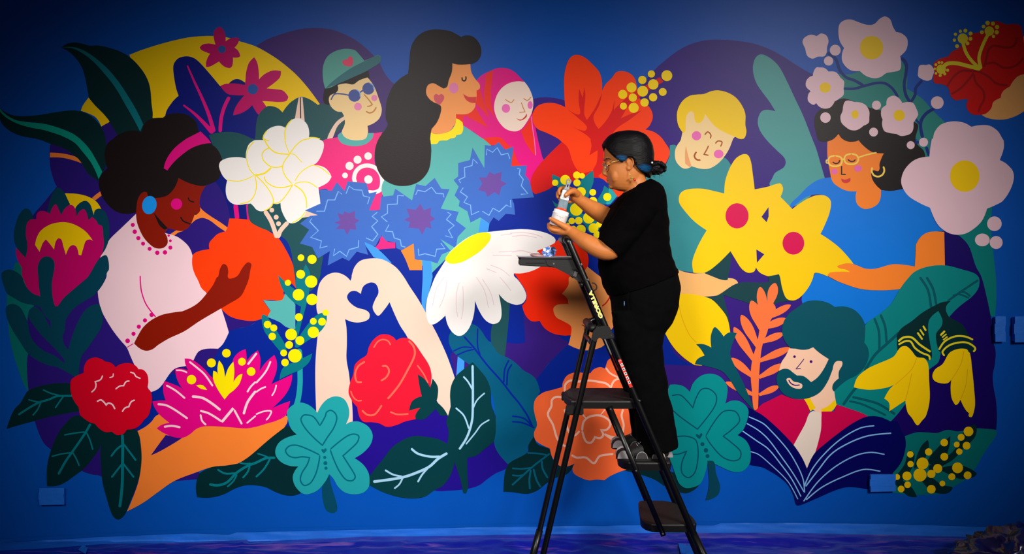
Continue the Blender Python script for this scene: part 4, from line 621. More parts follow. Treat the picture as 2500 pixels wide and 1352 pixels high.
S 7 n2 twig 2251.5,196.2 2236.4,213.8 2233.9,231.4 2223.8,249
S 8 n2 twig 2281.7,264.1 2261.6,276.7 2249,294.3 2247.7,314.4 2252.8,337
S 5 n2 twig 2233.9,289.2 2246.5,304.3
S 7.5 n2 twig 2261.2,358 2268,380.5
#painted_person|woman with curly black hair, yellow glasses and a blue top
P 0 b2 top 1931.2,509.2! 1930,498 1950,478 1975,453 2000,438 2030,432.5! 2032.5,443 2050,458 2091.2,466.8! 2151.2,463.5! 2202.5,460.5! 2250,488 2270,506.8! 2285,545.5 2305.5,564.2! 2275,566.8 2250,578 2237.5,600.5 2235,633 2232.5,650.5! 2200,663 2100,668 2025,663 2025,676 2050,688.5 2100,703.5 2196.2,704.8! 2180,736 2160,758.5 2132.5,776 2111.2,791.5! 2075,763.5 2037.5,751 1985,746 1960,743.5! 1957.5,726 1970,701 1985,676 1990,665.5 2000,638 2002.5,570.5 2025,513 2012.5,478 1975,478
P 0 f5 face 2020,343! 2047,324.2 2100,335.5 2160,371.8! 2152.5,398 2148.8,413 2135,423 2126.2,423 2132.5,438 2140,450.5 2150.5,462.5! 2149.5,483 2142.5,498 2125,508 2107.5,509.2 2092.5,498 2088.8,480.5 2091.2,466.8! 2070,466 2050,458 2032.5,443 2025,413 2020,383
P 0 K hair 2000,269.1! 1989.2,284.2 1987.9,306.8 1993,327 1997.5,341.8 2010,346.8 2020,345.5! 2035,339.2 2047,326.8! 2055,338 2070,345.5 2087.5,345.5 2096.2,342.5! 2105,353 2125,369.2 2140,373.5 2157.5,374.2! 2147.5,398 2147.5,410.5! 2143.8,418 2132.5,415.5 2127,420.5 2128.8,435.5 2137.5,450.5 2151.2,463.5! 2175,466 2203.8,461! 2250,438 2258.8,388 2255,368 2240,353 2235,338 2238.9,301.8 2148.4,269.1 2118.2,261.6 2088,249 2060.4,240.2 2037.7,247.7
S 4 Y3 glasses 2038.8,380 2052.5,384.2 2055.5,393 2051.2,402.5 2038.8,406 2026.2,402.5 2022,393 2026.2,383 2038.8,380
S 4 Y3 glasses 2078,375 2091.2,379.2 2095.5,388 2091.2,397.5 2078,401 2065,397.5 2061.2,388 2065,379.2 2078,375
S 4.5 Y3 glasses 2055.5,389.8 2061.2,388
S 3.5 Y3 glasses 2096.2,384.2 2115,378 2140,372.5
S 2.75 Y3 glasses 2023,390.5 2017.5,391 2017.5,397.5 2023,398
S 3 K eyelid 2032.5,395.5 2040,399.2 2047.5,396.8 2050,390.5
S 3 K eyelid 2069.5,389.2 2077.5,394.2 2085,393 2088,389.2
S 3 K nose 2054.5,405 2054.5,425.5! 2065,425.5
P 0 r lips 2053.8,435.5! 2060,438 2065,438 2076.2,433.8! 2075,443 2065,446.8 2056.2,444.2
C 0 v2 cheek 2037,418.8,7.8,6.8,0 2094.5,411.2,9.2,8.2,0
S 4.25 Y3 hoop_earring 2129.5,408.5 2128,418 2133.8,428 2145,431 2155,425.5 2158.8,415.5 2156.2,406
#painted_blossom|large pale pink blossom above the branches at the upper right
P 0 P2 petals 2046.5,75.5 2050.3,57.8 2062.9,49 2078,47.8 2095.6,54.1 2115.7,60.4 2133.3,59.1 2148.4,45.3 2161,40.2 2173.5,47.8 2179.8,65.4 2187.4,78! 2201.2,81.7 2213.8,93.1 2215.8,108.1 2211.3,123.2 2197.4,137.1! 2199.9,155.9 2196.2,171 2176.1,176.1 2163.5,178.6 2150.9,187.4 2135.8,191.1 2115.7,186.1 2099.3,173.5! 2075.5,171 2057.8,153.4 2054.8,135.8 2060.4,117! 2050.3,100.6
C 0 y centre 2127.5,116.4,28.7
#painted_blossom|small pale pink blossom without a centre
P 0 P2 petals 1993,88! 1977.9,85 1962.8,93.1 1959,103.1 1965.3,118.2 1970.3,135.8 1982.9,143.4 1996.7,138.3 2000,138.3 2012.6,137.1 2018.9,125.8! 2018.9,115.7 2022.6,100.6 2017.6,86.8 2005,81.7 1996.2,86.8!
#painted_blossom|pale pink blossom at the left top of the curly hair
P 0 P2 petals 2000,164.7! 2012.6,166 2022.6,174.8! 2040.2,176.1 2051.6,189.9! 2060.4,198.7 2060.4,208.8 2059.1,216.3! 2059.1,231.4 2047.8,241.4 2037.7,247.7! 2027.7,261.6 2012.6,265.3 2000,260.3 1992.5,251.5! 1985.4,256 1972.8,246.5 1972.8,231.4 1979.1,222.6! 1967.8,211.3 1967.8,198.7 1975.4,188.6 1984.2,184.9! 1986.7,173.5 1993,164.7
C 0 y centre 2014.3,213.8,13.6,12.6,0
#painted_blossom|pale pink blossom in the middle of the curly hair
P 0 P2 petals 2072.9,245.2! 2062.9,247.7 2057.8,261.6! 2056.6,271.6 2051.6,284.2 2054.1,299.3 2065.4,310.6! 2075.5,316.9 2088,318.2 2098.1,314.4 2108.1,306.8! 2120.7,299.3 2122,286.7 2122,271.6 2113.2,256.5 2100.6,250.3 2086.8,249!
C 0 y centre 2087.3,279.2,8.6,10.3,0
#painted_blossom|pale pink blossom at the right of the curly hair
P 0 P2 petals 2150.9,270.4! 2153.4,264.1 2163.5,256.5! 2166,241.4 2176.1,234.4 2186.1,234.4 2196.2,241.4 2202.5,251.5! 2216.3,249 2228.9,251.5 2236.4,264.1 2241.4,279.2 2236.4,289.2 2230.1,299.3! 2228.9,316.9 2221.3,327 2201.2,332 2188.6,327! 2171,324.4 2158.5,319.4 2153.4,304.3 2154.7,291.8! 2150.9,281.7
C 0 y centre 2194.9,281.7,13.6
#painted_bud|round pale pink buds around the branches
C 0 P2 bud 2039,122.5,13.3 2022.6,148.9,11.3 2015.1,287,12.8 2139.6,256.8,11.1 2132.5,322.4,10.8 2288,250.5,15.6
P 0 P2 bud 2241.4,173.5 2244,161 2254,157.9! 2259.1,159 2269.1,157.2 2276.7,163.5! 2280.4,173.5 2276.7,186.1 2274.1,193.7! 2264.1,197.4 2254,194.9 2251.5,193.7! 2241.4,186.1
S 6.5 n2 twig 2232.5,348.5 2246.2,346.5
C 0 P2 bud 2223.2,354.2,9.8 2254.5,347.2,11
C 0 P2 bud 2427.5,546,17.8 2398,585.5,18,15.5,0 2431.8,591.8,15.8
#painted_flower|red hibiscus with three yellow stamens at the upper right corner
P 0 f6 dome 2392.4,276.7! 2407.4,286.7 2432.6,291.8 2457.7,290.5 2482.9,281.7 2503,269.1 2540.7,238.9 2563.4,201.2 2543.3,163.5! 2477.9,176.1 2427.6,201.2
P 0 f6 dome 2518.1,75.5 2500.5,86.8 2496.7,95.6 2496.7,113.2 2503,121.2 2525.7,110.7 2530.7,88
P 0 R3 petals 2277.9,155.9! 2291.8,144.6 2314.4,138.3! 2324.4,125.8 2339.5,118.2 2352.1,105.6 2372.2,83 2389.8,79.2 2402.4,72.9 2412.5,57.8 2427.6,51.6 2442.7,54.1 2457.7,60.4! 2477.9,58.4 2490.4,62.9 2495.5,78 2499.2,100.6! 2501,120.7! 2528.2,125.8 2548.3,150.9 2533.2,176.1 2503,180.3! 2485.4,186.1 2472.8,198.7 2465.3,211.3! 2447.7,223.8 2442.7,238.9! 2425.1,249 2420,264.1 2407.4,276.7 2392.4,280.4 2374.7,279.2 2362.2,269.1 2359.7,254 2363.4,241.4! 2347.1,242.7 2332,244.5 2320.7,233.9 2318.2,221.3! 2311.9,211.3 2296.8,205! 2281.7,202.5 2277.9,193.7 2281.7,176.1!
S 5.5 R4 petal_line 2402.4,163.5 2408.7,140.8 2412.5,123.2 2425.1,111.9 2452.7,115.7 2470.3,114.4 2480.4,103.1 2481.6,90.5
S 5.5 R4 petal_line 2404.9,155.9 2427.6,153.4 2447.7,164.7 2467.8,164.7 2485.4,155.9 2498,140.8
S 5.5 R4 petal_line 2311.9,211.3 2327,188.6 2347.1,173.5 2372.2,173.5 2392.4,176.1 2415,188.6 2432.6,203.7 2460.3,208.8
S 5.5 R4 petal_line 2321.9,230.1 2347.1,213.8 2367.2,191.1 2377.3,178.6
S 5.5 R4 petal_line 2377.3,181.1 2382.3,201.2 2399.9,221.3 2402.4,241.4 2392.4,261.6 2388.6,274.1
S 8 y3 stamen 2394.9,168.5 2389.8,140.8 2399.9,108.1 2412.5,83
S 8 y3 stamen 2392.4,168.5 2369.7,145.9 2357.1,125.8 2349.6,100.6
S 9.5 y3 stamen 2393.6,169 2362.2,161 2334.5,154.7 2311.9,155.9 2299.3,167.3
C 0 y3 anther 2415,76,11.6 2350.1,94.3,12.6 2297.3,169,11.6
C 0 y3 pollen 2410.7,56.1,5.5 2423.8,57.8,5 2433.9,65.9,5.3 2433.1,78.7,5.3 2425.1,89,4 2396.9,78.7,4.8 2400.7,64.9,4.5 2356.6,74.9,4.8 2369.2,82,5 2369,94.8,4.8 2361.7,105.9,4.8 2336.3,112.7,4.8 2329.7,98.1,4 2332.2,83.8,4 2344.3,76.5,3.8 2284.5,157.9,3.5 2292,152.9,3.3 2299.3,152.7,3.3 2281.9,168,3 2284.7,179.1,3.3 2295,184.1,3.8 2306.1,180.3,3.8 2313.1,171.5,3.8
#painted_blossom|biggest pale pink blossom with a yellow centre at the right edge
P 0 P2 petals 2276.7,340 2281.7,321.9 2296.8,304.3 2324.4,296.3 2352.1,299.3 2371,309.4! 2392.4,305.6 2415,306.8 2435.1,319.4 2447.7,339.5 2450,343 2450,363 2440.5,390.5! 2457.5,400.5 2472.5,418 2474.5,438 2465,465.5 2447.5,490.5 2430,500.5 2409.5,509.2! 2397.5,538 2377.5,558 2355,570.5 2330,572.5 2307.5,564.2 2287.5,545.5 2270,506.8! 2245,495.5 2217.5,478 2202.5,455.5 2200,438 2207.5,415.5 2225,395.5 2245,385.5 2268.8,382.5! 2271.2,358 2275,338
C 0 y centre 2355,429.8,36.2,38.5,0
#painted_hill|dark teal patch below the yellow star flowers
P 0 G4 patch 1722.5,724.2! 1750,721 1801.2,691 1875,688.5 1875,676 1875,674.2! 1901.2,669.2! 1903.8,676 1910,706 1920,728.5 1937.5,734! 1900,738.5 1875,751 1862.5,752.2 1812.5,734.8 1765,719.8! 1775,758.5 1783.8,801! 1760,756 1740,732.2
P 0 G4 patch 1720,666.8! 1750,643 1783,613! 1783.8,638 1777.5,676 1775,683.5 1755,681!
#painted_flower|pair of yellow star flowers with crimson centres
P 0 y petals 1812.5,376.8 1825,378 1832.5,393 1837.5,425.5 1842,462.2! 1875,455.5 1890,450.5 1905,448 1911.2,460.5 1905,480.5! 1933.8,510! 1950,498 1970,485.5 1992.5,476.8 2015,478 2027.5,490.5 2025,518 2012.5,550.5 2002.5,571! 2025,585.5 2050,605.5 2075,633 2082.5,643.5! 2075,663.8! 2035,665.5 2020,674.2! 1990,665.5 1985,676! 1975,698.5 1955,723.5 1937.5,733 1920,728.5 1910,706 1903.8,676 1901.2,669.2! 1875,674.2! 1855,665.5 1845,652.5! 1840,663 1825,665.5 1810,655.5 1795,633 1783,613! 1750,645.5 1722.5,664.2 1692.5,665.5! 1690,638 1700,608 1712.5,583 1725,562.2! 1695,540.5 1670,513 1657.5,493 1660,473 1675,463 1712.5,460.5 1750,468 1767.5,472.2! 1770,443 1780,413 1795,388
P 0 V3 gap 1875.8,505.5! 1858.8,529.2! 1871.2,542.2! 1876.2,528!
P 0 V3 gap 1846.2,608.8! 1865.5,620.5! 1847.5,641.2!
C 0 m3 centre 1799,526.8,28.2,30.8,0
C 0 m3 centre 1936.5,593.5,26.5,27.8,0
#painted_arm|orange arm of the woman in blue reaching to the star flower
P 0 f5 arm 2304.5,566! 2306.2,648! 2275,650.5 2245,658 2225,670.5 2210,688.5 2196.2,705.5! 2150,708.5 2100,704.8 2050,688.5 2025,676 2019.5,671.8! 2025,665.5 2050,663 2075,663.8! 2065,658 2047.5,654.2 2043,649.2! 2062.5,643 2077.5,643 2092.5,648 2112.5,655.5 2137.5,655.5 2175,645.5 2200,645.5 2232.5,650.5! 2235,613 2236.2,595.5 2250,575.5 2270,566
#painted_coral|coral orange frond left of the bearded man
P 0 k2 trunk 1840,998.5 1850,1001! 1851.2,971 1852.5,926 1855,888.5 1860,846 1872.5,811 1880,783.5 1892.5,763.5 1892.5,747.2! 1877.5,726! 1867.5,758.5 1857.5,786 1850,826 1843.8,851 1836.2,876 1832.5,913.5 1835,951
L 23.75 k2 frond 1867.5,783.5 1855,699.8
L 26.25 k2 frond 1860,806 1833.8,733.5
L 23.75 k2 frond 1850,846 1809.2,768.5
L 22.5 k2 frond 1840,878.5 1791.2,798.5
L 18.75 k2 frond 1840,921 1784.5,873.5
L 16.25 k2 frond 1840,963.5 1771.2,932.2
L 23.75 k2 frond 1877.5,748.5 1892,690.5
L 17 k2 frond 1867.5,778.5 1930,744
L 19 k2 frond 1860,801 1920,778
L 17 k2 frond 1855,836 1912.5,813.5
L 18 k2 frond 1852.5,881 1928.8,848.5
L 18 k2 frond 1852.5,921 1912.5,888.5
L 15 k2 frond 1852.5,963.5 1901.2,942.2
#painted_leaf|big teal leaf with double veins behind the yellow bells
P 0 x3 leaf 2212.5,683.5 2232.5,663 2265,650.5 2306.2,647.5 2350,658 2380,668 2390,681 2387.5,703.5 2372.5,723.5 2350,741 2332.5,756 2317.5,772.2! 2297.5,851 2290,883.5 2267.5,902.2 2225,963.5 2207.5,988.5 2190,1011 2173.8,1028.2! 2150,1019 2115,1015.2 2100,1008.5 2042.5,987.2! 2030,953.5 2025,901 2100,851 2110,796 2150,763.5 2175,741 2197.5,703.5
S 5.5 T4 vein 2387.5,683.5 2350,708.5 2312.5,734.8
S 7 T4 vein 2195,811 2165,838.5 2137.5,863.5 2120,888.5 2110,906
S 7 T4 vein 2090,944.8 2075,963.5 2057.5,988.5
S 6 T4 vein 2245,676 2265,708.5 2272.5,751
S 6 T4 vein 2261.2,676 2277.5,706 2285,743.5
S 6 T4 vein 2133.8,776 2145,808.5 2146.2,856
S 6 T4 vein 2148.8,767.2 2160,796 2163.8,836
S 4.5 T4 vein 2340,712.2 2355,713.5 2368.8,723.5
S 4.5 T4 vein 2325,721 2342.5,718.5 2365,727.2
S 6 T4 vein 2080,968.5 2112.5,976 2145,986 2185,1011
S 5 T4 vein 2072.5,978.5 2100,984.8 2137.5,1001 2162.5,1013.5
#painted_flower|two yellow bell flowers with dark striped calyxes
P 0 y petals 2190.5,856! 2200,846 2212.5,844.8 2225,856 2237.5,871 2255,873.5 2265,888.5 2267.5,926 2268.8,976 2260,1014 2250,1026.5 2238.8,1037.8 2225,1019 2215,1006 2209.5,977.2! 2192.5,988.5 2170,1003.5! 2170,983.5 2158,972.2! 2170,951 2182.5,938.5! 2162.5,946 2125,951 2100,948.5 2083.8,944.8! 2092.5,921 2115,901 2140,888.5 2170,876 2182.5,868.5
P 0 y petals 2310,871! 2320,858.5 2340,851 2360,852.2 2367.5,863.5 2372.5,901 2377.5,951 2379.5,988.5 2373.8,1014.5! 2357.5,1001 2343.8,974.8! 2337.5,986 2331.2,988! 2322.5,971 2320,946 2321.8,926! 2312.5,934.8 2295,934.8 2280,928.5 2275.5,916 2282.5,901 2300,888.5
S 1.75 y2 petal_line 2237.5,873.5 2225,901 2185,938.5
S 1.75 y2 petal_line 2225,911 2217.5,946 2210,976
S 1.75 y2 petal_line 2352.5,856 2345,888.5 2322.5,926
S 1.75 y2 petal_line 2361.2,901 2357.5,938.5 2345,973.5
P 0 G calyx 2320,734.8! 2300,737.2 2280,746 2250,763.5 2225,783.5 2200,801 2190,816 2188.8,831 2190.5,856! 2200,846 2212.5,844.8 2225,856 2237.5,871 2255,873.5 2265,879.8! 2274.2,871 2272.5,851 2270,838.5 2265,801 2268.8,778.5 2290,758.5! 2300,781 2297.5,796 2285,813.5 2285,831 2290.5,854.8! 2300,863.5 2310,871! 2320,858.5 2340,851 2360,852.2 2365,859.8 2375,857.2 2377.5,843.5 2362.5,816 2350,793.5 2330,781 2316.2,773.5! 2308.8,758.5 2310,746
S 5 y3 stripe 2192,833.5 2205,823.5 2225,823.5 2245,841 2271.2,858.5
S 4.5 y3 stripe 2192.5,841 2210,832.2 2222.5,833.5 2232.5,848.5 2250,861 2267.5,868.5 2268.8,878
S 4.5 y3 stripe 2238.8,811 2251.2,828.5
S 4 y3 stripe 2245,803.5 2255,818.5
S 4.5 y3 stripe 2252.5,794.8 2260,807.2
S 4.5 y3 stripe 2291.2,853.5 2305,833.5 2330,821 2355,821 2375,829
S 4.5 y3 stripe 2305,868.5 2300,858.5 2315,843.5 2337.5,836 2360,836 2377.5,846 2380,852.2 2375,858.5
S 5 y3 stripe 2295,818.5 2306.2,807.2
S 3.5 y3 stripe 2298.8,823.5 2310,814.8
S 3.5 y3 stripe 2301.2,829.8 2312.5,821
#painted_sprig|berry sprig of yellow balls on teal at the lower right
P 0 c5 ground 2207.5,1065.2! 2237.5,1055.2 2262.5,1055.2 2287.5,1056.5 2312.5,1049 2340,1052.8 2375,1045.2 2432.5,1049! 2432.5,1061.5 2405,1101.5 2380,1144 2362.5,1166.5 2325,1189 2300,1204 2262.5,1207 2220,1207.8 2177.5,1201.5! 2176.2,1154! 2200,1126.5 2210,1091.5
P 0 G leaf 2265,1073.5! 2267.5,1089 2257.5,1119 2232.5,1144 2235,1124 2242.5,1101.5 2252.5,1084
P 0 G leaf 2320,1064! 2317.5,1089 2305,1119 2275,1134 2265,1124 2287.5,1094
S 15 G leaf 2365,1059 2340,1096.5 2317.5,1119 2267.5,1144
P 0 G leaf 2382.5,1036.5 2381.2,1064 2360,1084 2345,1071.5 2365,1041.5
P 0 G leaf 2220,1099 2232.5,1109 2225,1144 2200,1176.5 2182.5,1179 2190,1159 2207.5,1134
P 0 G leaf 2181.2,1174 2200,1171.5 2225,1189 2238.8,1212.8! 2220,1211.5 2200,1196.5
P 0 G leaf 2250,1174! 2270,1164 2300,1184 2325,1189 2317.5,1201.5 2300,1205.2 2275,1199
P 0 G leaf 2290,1144! 2320,1136.5 2350,1136.5 2383.8,1154 2377.5,1164 2345,1169 2315,1156.5
S 17.5 G leaf 2250,1131.5 2245,1164
C 0 Y4 ball 2364.2,1052.8,11.8 2346.2,1067,8.5 2335.5,1084.8,7.2 2359.5,1087.5,9.5 2341.8,1102,7.8 2305,1080,9.2 2305.2,1114.5,9.5 2266.8,1102.8,8.8 2222.2,1108.8,8 2222.8,1132.5,7.8 2252,1131,14.5 2289,1143.2,11 2245.8,1159,16 2273.5,1156.5,10 2337.5,1141.5,13.2 2362,1159.8,9.5 2323.5,1163.2,8.5 2300.5,1179.8,7 2273.5,1193.8,10.5 2215.5,1183,8 2199.8,1193.2,8.2 2214,1161.5,11 2190,1164,7.2 2368.8,1012.8,5
#painted_person|bearded man with dark teal hair and a crimson coat
P 0 m2 coat 1842.5,1003.5! 1860,986 1875,978.5 1907.5,962.2! 1937.5,973 1962.5,973.5! 1975,991 1977.5,1014 2025,1014 2042.5,987.2! 2070,996 2115,1013.5 2125,1029 2082.5,1044 2000,1139 1969.5,1142.8 1937.5,1101.5 1875,1044 1850,1024
P 0 i2 face 1926.2,849.8! 1957.5,851 1984.5,847.2! 2025,873.5 2035,883.5 2045,880.5 2056.2,883.5 2052.5,906 2055,921 2037.5,936 2036.2,953.5 2041.2,986! 2005,1011 1990,1003.5 1975,991 1962.5,973.5! 1925,951 1901.2,904.8! 1907.5,883.5 1917.5,868.5
P 0 F3 hair 1928.8,848.5! 1915,831 1908.8,808.5 1912.5,786 1925,766 1945,751 1967.5,736 1995,733 2020,738.5 2037.5,749! 2062.5,748 2085,756 2102.5,773.5 2111.2,793.5 2111.2,816 2109.5,836! 2118.8,851 2120,871 2110,896 2090,916 2070,926 2050,941 2035.5,955.5! 2031.2,948.5 2033.8,936 2047,923! 2047.5,906 2055.5,891 2055,882.2 2045,880.5 2037.5,884.8 2032,898.5! 2022.5,876! 2000,861 1984.5,847.2! 1972.5,852.2 1957.5,853.5 1942.5,851
P 0 F3 beard 1901.2,904.8! 1912.5,899.8 1925,901 1935,908.5 1945,916! 1960,917.2 1970,923.5 1979.5,932.2! 1995,921 2010,901 2022.5,876! 2033,893.5 2027.5,913.5 2020,931 2005,953.5 1987.5,966 1962.5,973.5 1937.5,972.2 1912.5,961 1897.5,938.5 1895,921
P 0 i2 mouth 1919.5,924.8 1927.5,922.2 1937.5,931 1950,933.5 1958,938.5 1956.2,947.2 1942.5,948 1930,942.2 1922.5,933.5
S 2.75 V6 smile 1925,926.8 1930,934.8 1940,939.8 1952,939
C 0 V6 eye 1939.2,870.2,3.2 1979.5,882.2,3.5
S 2 V6 nose 1962.5,875.5 1952.5,888.5 1942.5,900.2! 1954.5,899.2
P 0 y collar 1962.5,973.5! 1977.5,971! 1985,986 1991.2,994.8! 1977.5,1003.5! 1971.2,988.5
P 0 y collar 2005,1011! 2005,997.2! 2020,991 2037.5,974.8! 2042,987.2! 2032.5,1001 2020,1007.2
P 0 W3 shirt 1985,1002.2! 2006.2,1008.5! 2005,1014 2003.8,1046.5 1997.5,1076.5 1987.5,1109 1969.5,1144! 1957.5,1119 1936.2,1087! 1950,1061.5 1965,1034 1975,1009
P 0 m2 coat 2005,1004! 2003.8,1046.5 1997.5,1076.5 1990.5,1102! 2025,1076.5 2075,1029 2100,1009
#painted_book|open navy book with pale blue page lines
P 0 n3 pages 1820,991! 1845,1003.5 1860,1012.2 1875,1024 1905,1051.5 1937.5,1086.5 1957.5,1116.5 1969.5,1142.8! 1987.5,1106.5 2015,1081.5 2050,1054 2082.5,1031.5 2115,1016.5 2145,1016.5 2173.8,1028.2! 2190,1029 2200,1051.5 2208.8,1066.5 2210,1091.5 2200,1126.5 2178.8,1154! 2177.5,1194.5! 2120,1193.5! 2087.5,1188.5 2065,1188.5 2037.5,1196.5 2000,1212.8 1962.5,1229 1947.5,1233 1942,1229! 1935,1204 1922.5,1181.5 1900,1161.5 1875,1146.5 1862.5,1140.2 1830,1134! 1831.2,1101.5 1800,1061.5! 1825,1014
S 2.75 l3 page_line 1963.8,1201.5 1960,1169 1945,1134 1920,1094 1875,1044 1860,1031.5 1827.5,1016.5
S 2.75 l3 page_line 1962.5,1200.2 1935,1154 1905,1111.5 1875,1071.5 1850,1049 1822.5,1032.8
S 2.75 l3 page_line 1955,1211.5 1932.5,1169 1905,1131.5 1875,1095.2 1845,1074 1812.5,1051.5
S 2.25 l3 page_line 1947.5,1217.8 1922.5,1174 1875,1127.8 1850,1107.8 1831.2,1101.5
S 3 l3 page_line 1962.5,1186.5 1982.5,1144 2015,1104 2055,1069 2100,1044 2133.8,1038.5
S 3.25 l3 page_line 1966.2,1186.5 1995,1149 2030,1106.5 2075,1079 2120,1062.8 2175,1056.5
S 3 l3 page_line 1961.2,1222.8 1995,1176.5 2037.5,1139 2087.5,1111.5 2125,1103.5 2158.8,1108.5
S 3 l3 page_line 1967.5,1219 2005,1189 2055,1164 2107.5,1145.2 2148.8,1149.5
#painted_flower|yellow drooping bud with a dark teal calyx
P 0 y petal 1657.5,717.2! 1685,717.2 1712.5,722.2 1737.5,731 1760,753.5 1775,776 1782.5,812.2! 1765,851 1725,888.5 1695,890.5! 1670,873.5 1645,848.5 1625,816 1620,798.5! 1632.5,776 1650,751
S 1.75 y2 petal_line 1657.5,743.5 1665,776 1682.5,816 1700,836
P 0 F2 calyx 1696.2,888.5! 1702.5,876 1720,867.2! 1710,851 1699.2,839.8! 1717.5,839.8 1736.2,848! 1735,821 1740,803.5 1745,798 1755,806 1766.2,821! 1780,811 1798.2,812.8! 1792.5,826 1785,846 1782.5,866 1795,896 1815,936 1842.5,1003.5! 1800,956 1782.5,928.5 1762.5,906 1725,893.5
#painted_clover|teal clover with heart lines right of the ladder
P 0 G shade_leaf 1515,1146.5! 1575,1139 1650,1154 1713.8,1171.5! 1700,1191.5 1675,1204 1650,1197.8 1625,1187.8 1600,1171.5 1575,1161.5 1537.5,1151.5
P 0 c3 leaf 1635,938.5! 1655,938.5 1670,943.5 1683.8,956! 1692.5,933.5 1712.5,916 1737.5,911.8 1760,921 1775,943.5 1773.8,968.5 1770,984.8! 1787.5,977.2 1807.5,979.8 1825,996 1826.2,1014 1815,1046.5 1800,1061.5! 1820,1074 1831.2,1096.5 1830,1129 1812.5,1149 1787.5,1150.2 1750,1134 1727.5,1124! 1722.5,1149 1710,1179 1690,1189 1672.5,1190.2 1657.5,1179 1647.5,1154 1635,1119 1622.5,1089 1622.5,1014 1622.5,976
S 3 t4 heart_line 1640,964.8 1660,963.5 1675,976 1691.2,994.8! 1700,968.5 1712.5,949.8 1730,948.5 1747.5,963.5 1747.5,983.5 1735,1006 1702.5,1047! 1660,1016.5 1640,999
S 3 t4 heart_line 1722.5,1064! 1740,1034 1762.5,1006 1780,1001 1797.5,1006 1805,1026.5 1787.5,1046.5 1765,1064! 1787.5,1081.5 1807.5,1101.5 1805,1119 1787.5,1124 1762.5,1114 1735,1084 1722.5,1064!
S 3 t4 heart_line 1650,1065.2 1675,1064 1697.5,1072.8 1703.8,1096.5 1702.5,1126.5 1695,1154 1680,1165.2 1665,1154 1663.8,1131.5 1676.2,1100.2! 1655,1107.8 1635,1107.8
P 0 t4 heart 1698,1060.2 1702,1059 1706.2,1062.8! 1711.2,1056.5 1714.5,1059 1712.5,1064 1707.5,1071! 1701.2,1066.5
C 0 t4 dot 1714.5,1083.5,5 1723,1098.5,5.5 1726.8,1112.5,4.8
P 0 t5 stem 1726.2,1124! 1742.5,1126.5 1747.5,1154 1757.5,1186.5 1752.5,1206.5 1737.5,1216.5 1722.5,1220.2! 1730,1189 1730,1159
#painted_leaf|dark leaf with blue veins left of the orange peony
P 0 G leaf 1303.8,1065.2! 1290,1086.5 1287.5,1104 1250,1125.2 1240,1133.5! 1232.5,1154 1228.8,1200.2! 1250,1201 1287.5,1205.2 1312.5,1196.5 1335,1179 1355,1166.5 1380,1159 1392.5,1149 1401.2,1132.8! 1375,1139 1350,1121.5 1342.5,1096.5 1312.5,1084
S 4.5 x2 vein 1342.5,1106.5 1322.5,1121.5 1300,1139 1275,1161.5 1250,1184
S 4 x2 vein 1250,1142.8 1275,1144 1297.5,1141.5
S 4 x2 vein 1250,1159.5 1265,1161 1277.5,1159
S 4 x2 vein 1287.5,1105.2 1312.5,1106.5 1335,1110.2
S 4.5 x2 vein 1322.5,1124 1325,1144 1337.5,1166.5
S 4.5 x2 vein 1302.5,1144 1310,1171.5 1320,1189
S 4.5 x2 vein 1296.2,1146.5 1292.5,1169 1293.8,1194
#painted_flower|orange peony with pale pink petal lines behind the ladder
P 0 k3 petals 1500,871! 1485,878.5 1478.8,893.5 1477.5,899.8! 1465,896 1450,901 1441.2,911! 1422.5,909.8 1405,908.5 1385,916 1375,931 1372.5,944.8! 1350,951 1325,958.5 1307.5,973.5 1303,993.5 1306.2,1014 1311.2,1036.5 1303.8,1056.5 1307.5,1074 1325,1086.5 1342.5,1094! 1347.5,1114 1360,1131.5 1370,1137.8 1390,1136.5 1403.8,1130.2! 1397.5,1144 1402.5,1156.5 1420,1166.5 1437.5,1172 1457.5,1170.2 1475,1172! 1490,1161.5 1515,1150.2! 1587.5,1114 1612.5,1014 1600,901
S 5 k4 petal_line 1378.8,956 1380,938.5 1392.5,928.5 1410,931 1435,928.5 1457.5,931 1480,936 1491.2,946! 1500,928.5 1515,923.5
S 4.5 k4 petal_line 1515,923.5 1490,911 1478.8,897.2
S 5 k4 petal_line 1375,969.8 1357.5,968.5 1347.5,976 1346.2,991 1337.5,1011 1350,1036.5 1360,1069 1375,1086.5 1390,1089
S 5 k4 petal_line 1395,1110.2 1407.5,1116.5 1430,1116.5 1450,1130.2 1462.5,1114 1475,1110.2 1497.5,1107.8
S 5 k4 petal_line 1421.2,1051.5 1425,1029 1440,1016.5 1465,1014 1485,1024 1490,1036.5 1480,1049 1467.5,1049! 1472.5,1061.5 1465,1069 1452.5,1066.5! 1442.5,1080.2 1430,1076.5 1421.2,1051.5
S 5 k4 petal_line 1377.5,998.5 1382.5,1014 1385,1044 1395,1061.5 1405,1061.5 1415,1051.5
S 5 k4 petal_line 1475,1059 1495,1066.5 1515,1064 1522.5,1039 1517.5,1014 1521.2,998.5
S 3.5 k4 petal_line 1422.5,1011.5 1431.2,1021.5
S 3.5 k4 petal_line 1477.5,1061.5 1500,1076.5
S 2.5 k4 petal_line 1477.5,998.5 1465,1014
"""

# ------------------------------------------------------------------ setting
WALLM = mat('blue_wall_paint', WALLC, 0.36, spec=0.11, cut=0.0, var=0.05, vscale=3, bump=0.06, bscale=240, gain=GAIN)
bm = bmesh.new(); box(bm, (-6, 0, -0.02), (6, 0.12, 3.4)); tag(frombm('wall_back', bm, WALLM), kind='structure')
bm = bmesh.new(); box(bm, (-6, -7.5, -0.1), (6, 0.12, -0.02)); tag(frombm('floor', bm, mat('concrete_floor', (90, 90, 95), 0.7, bump=.3)), kind='structure')

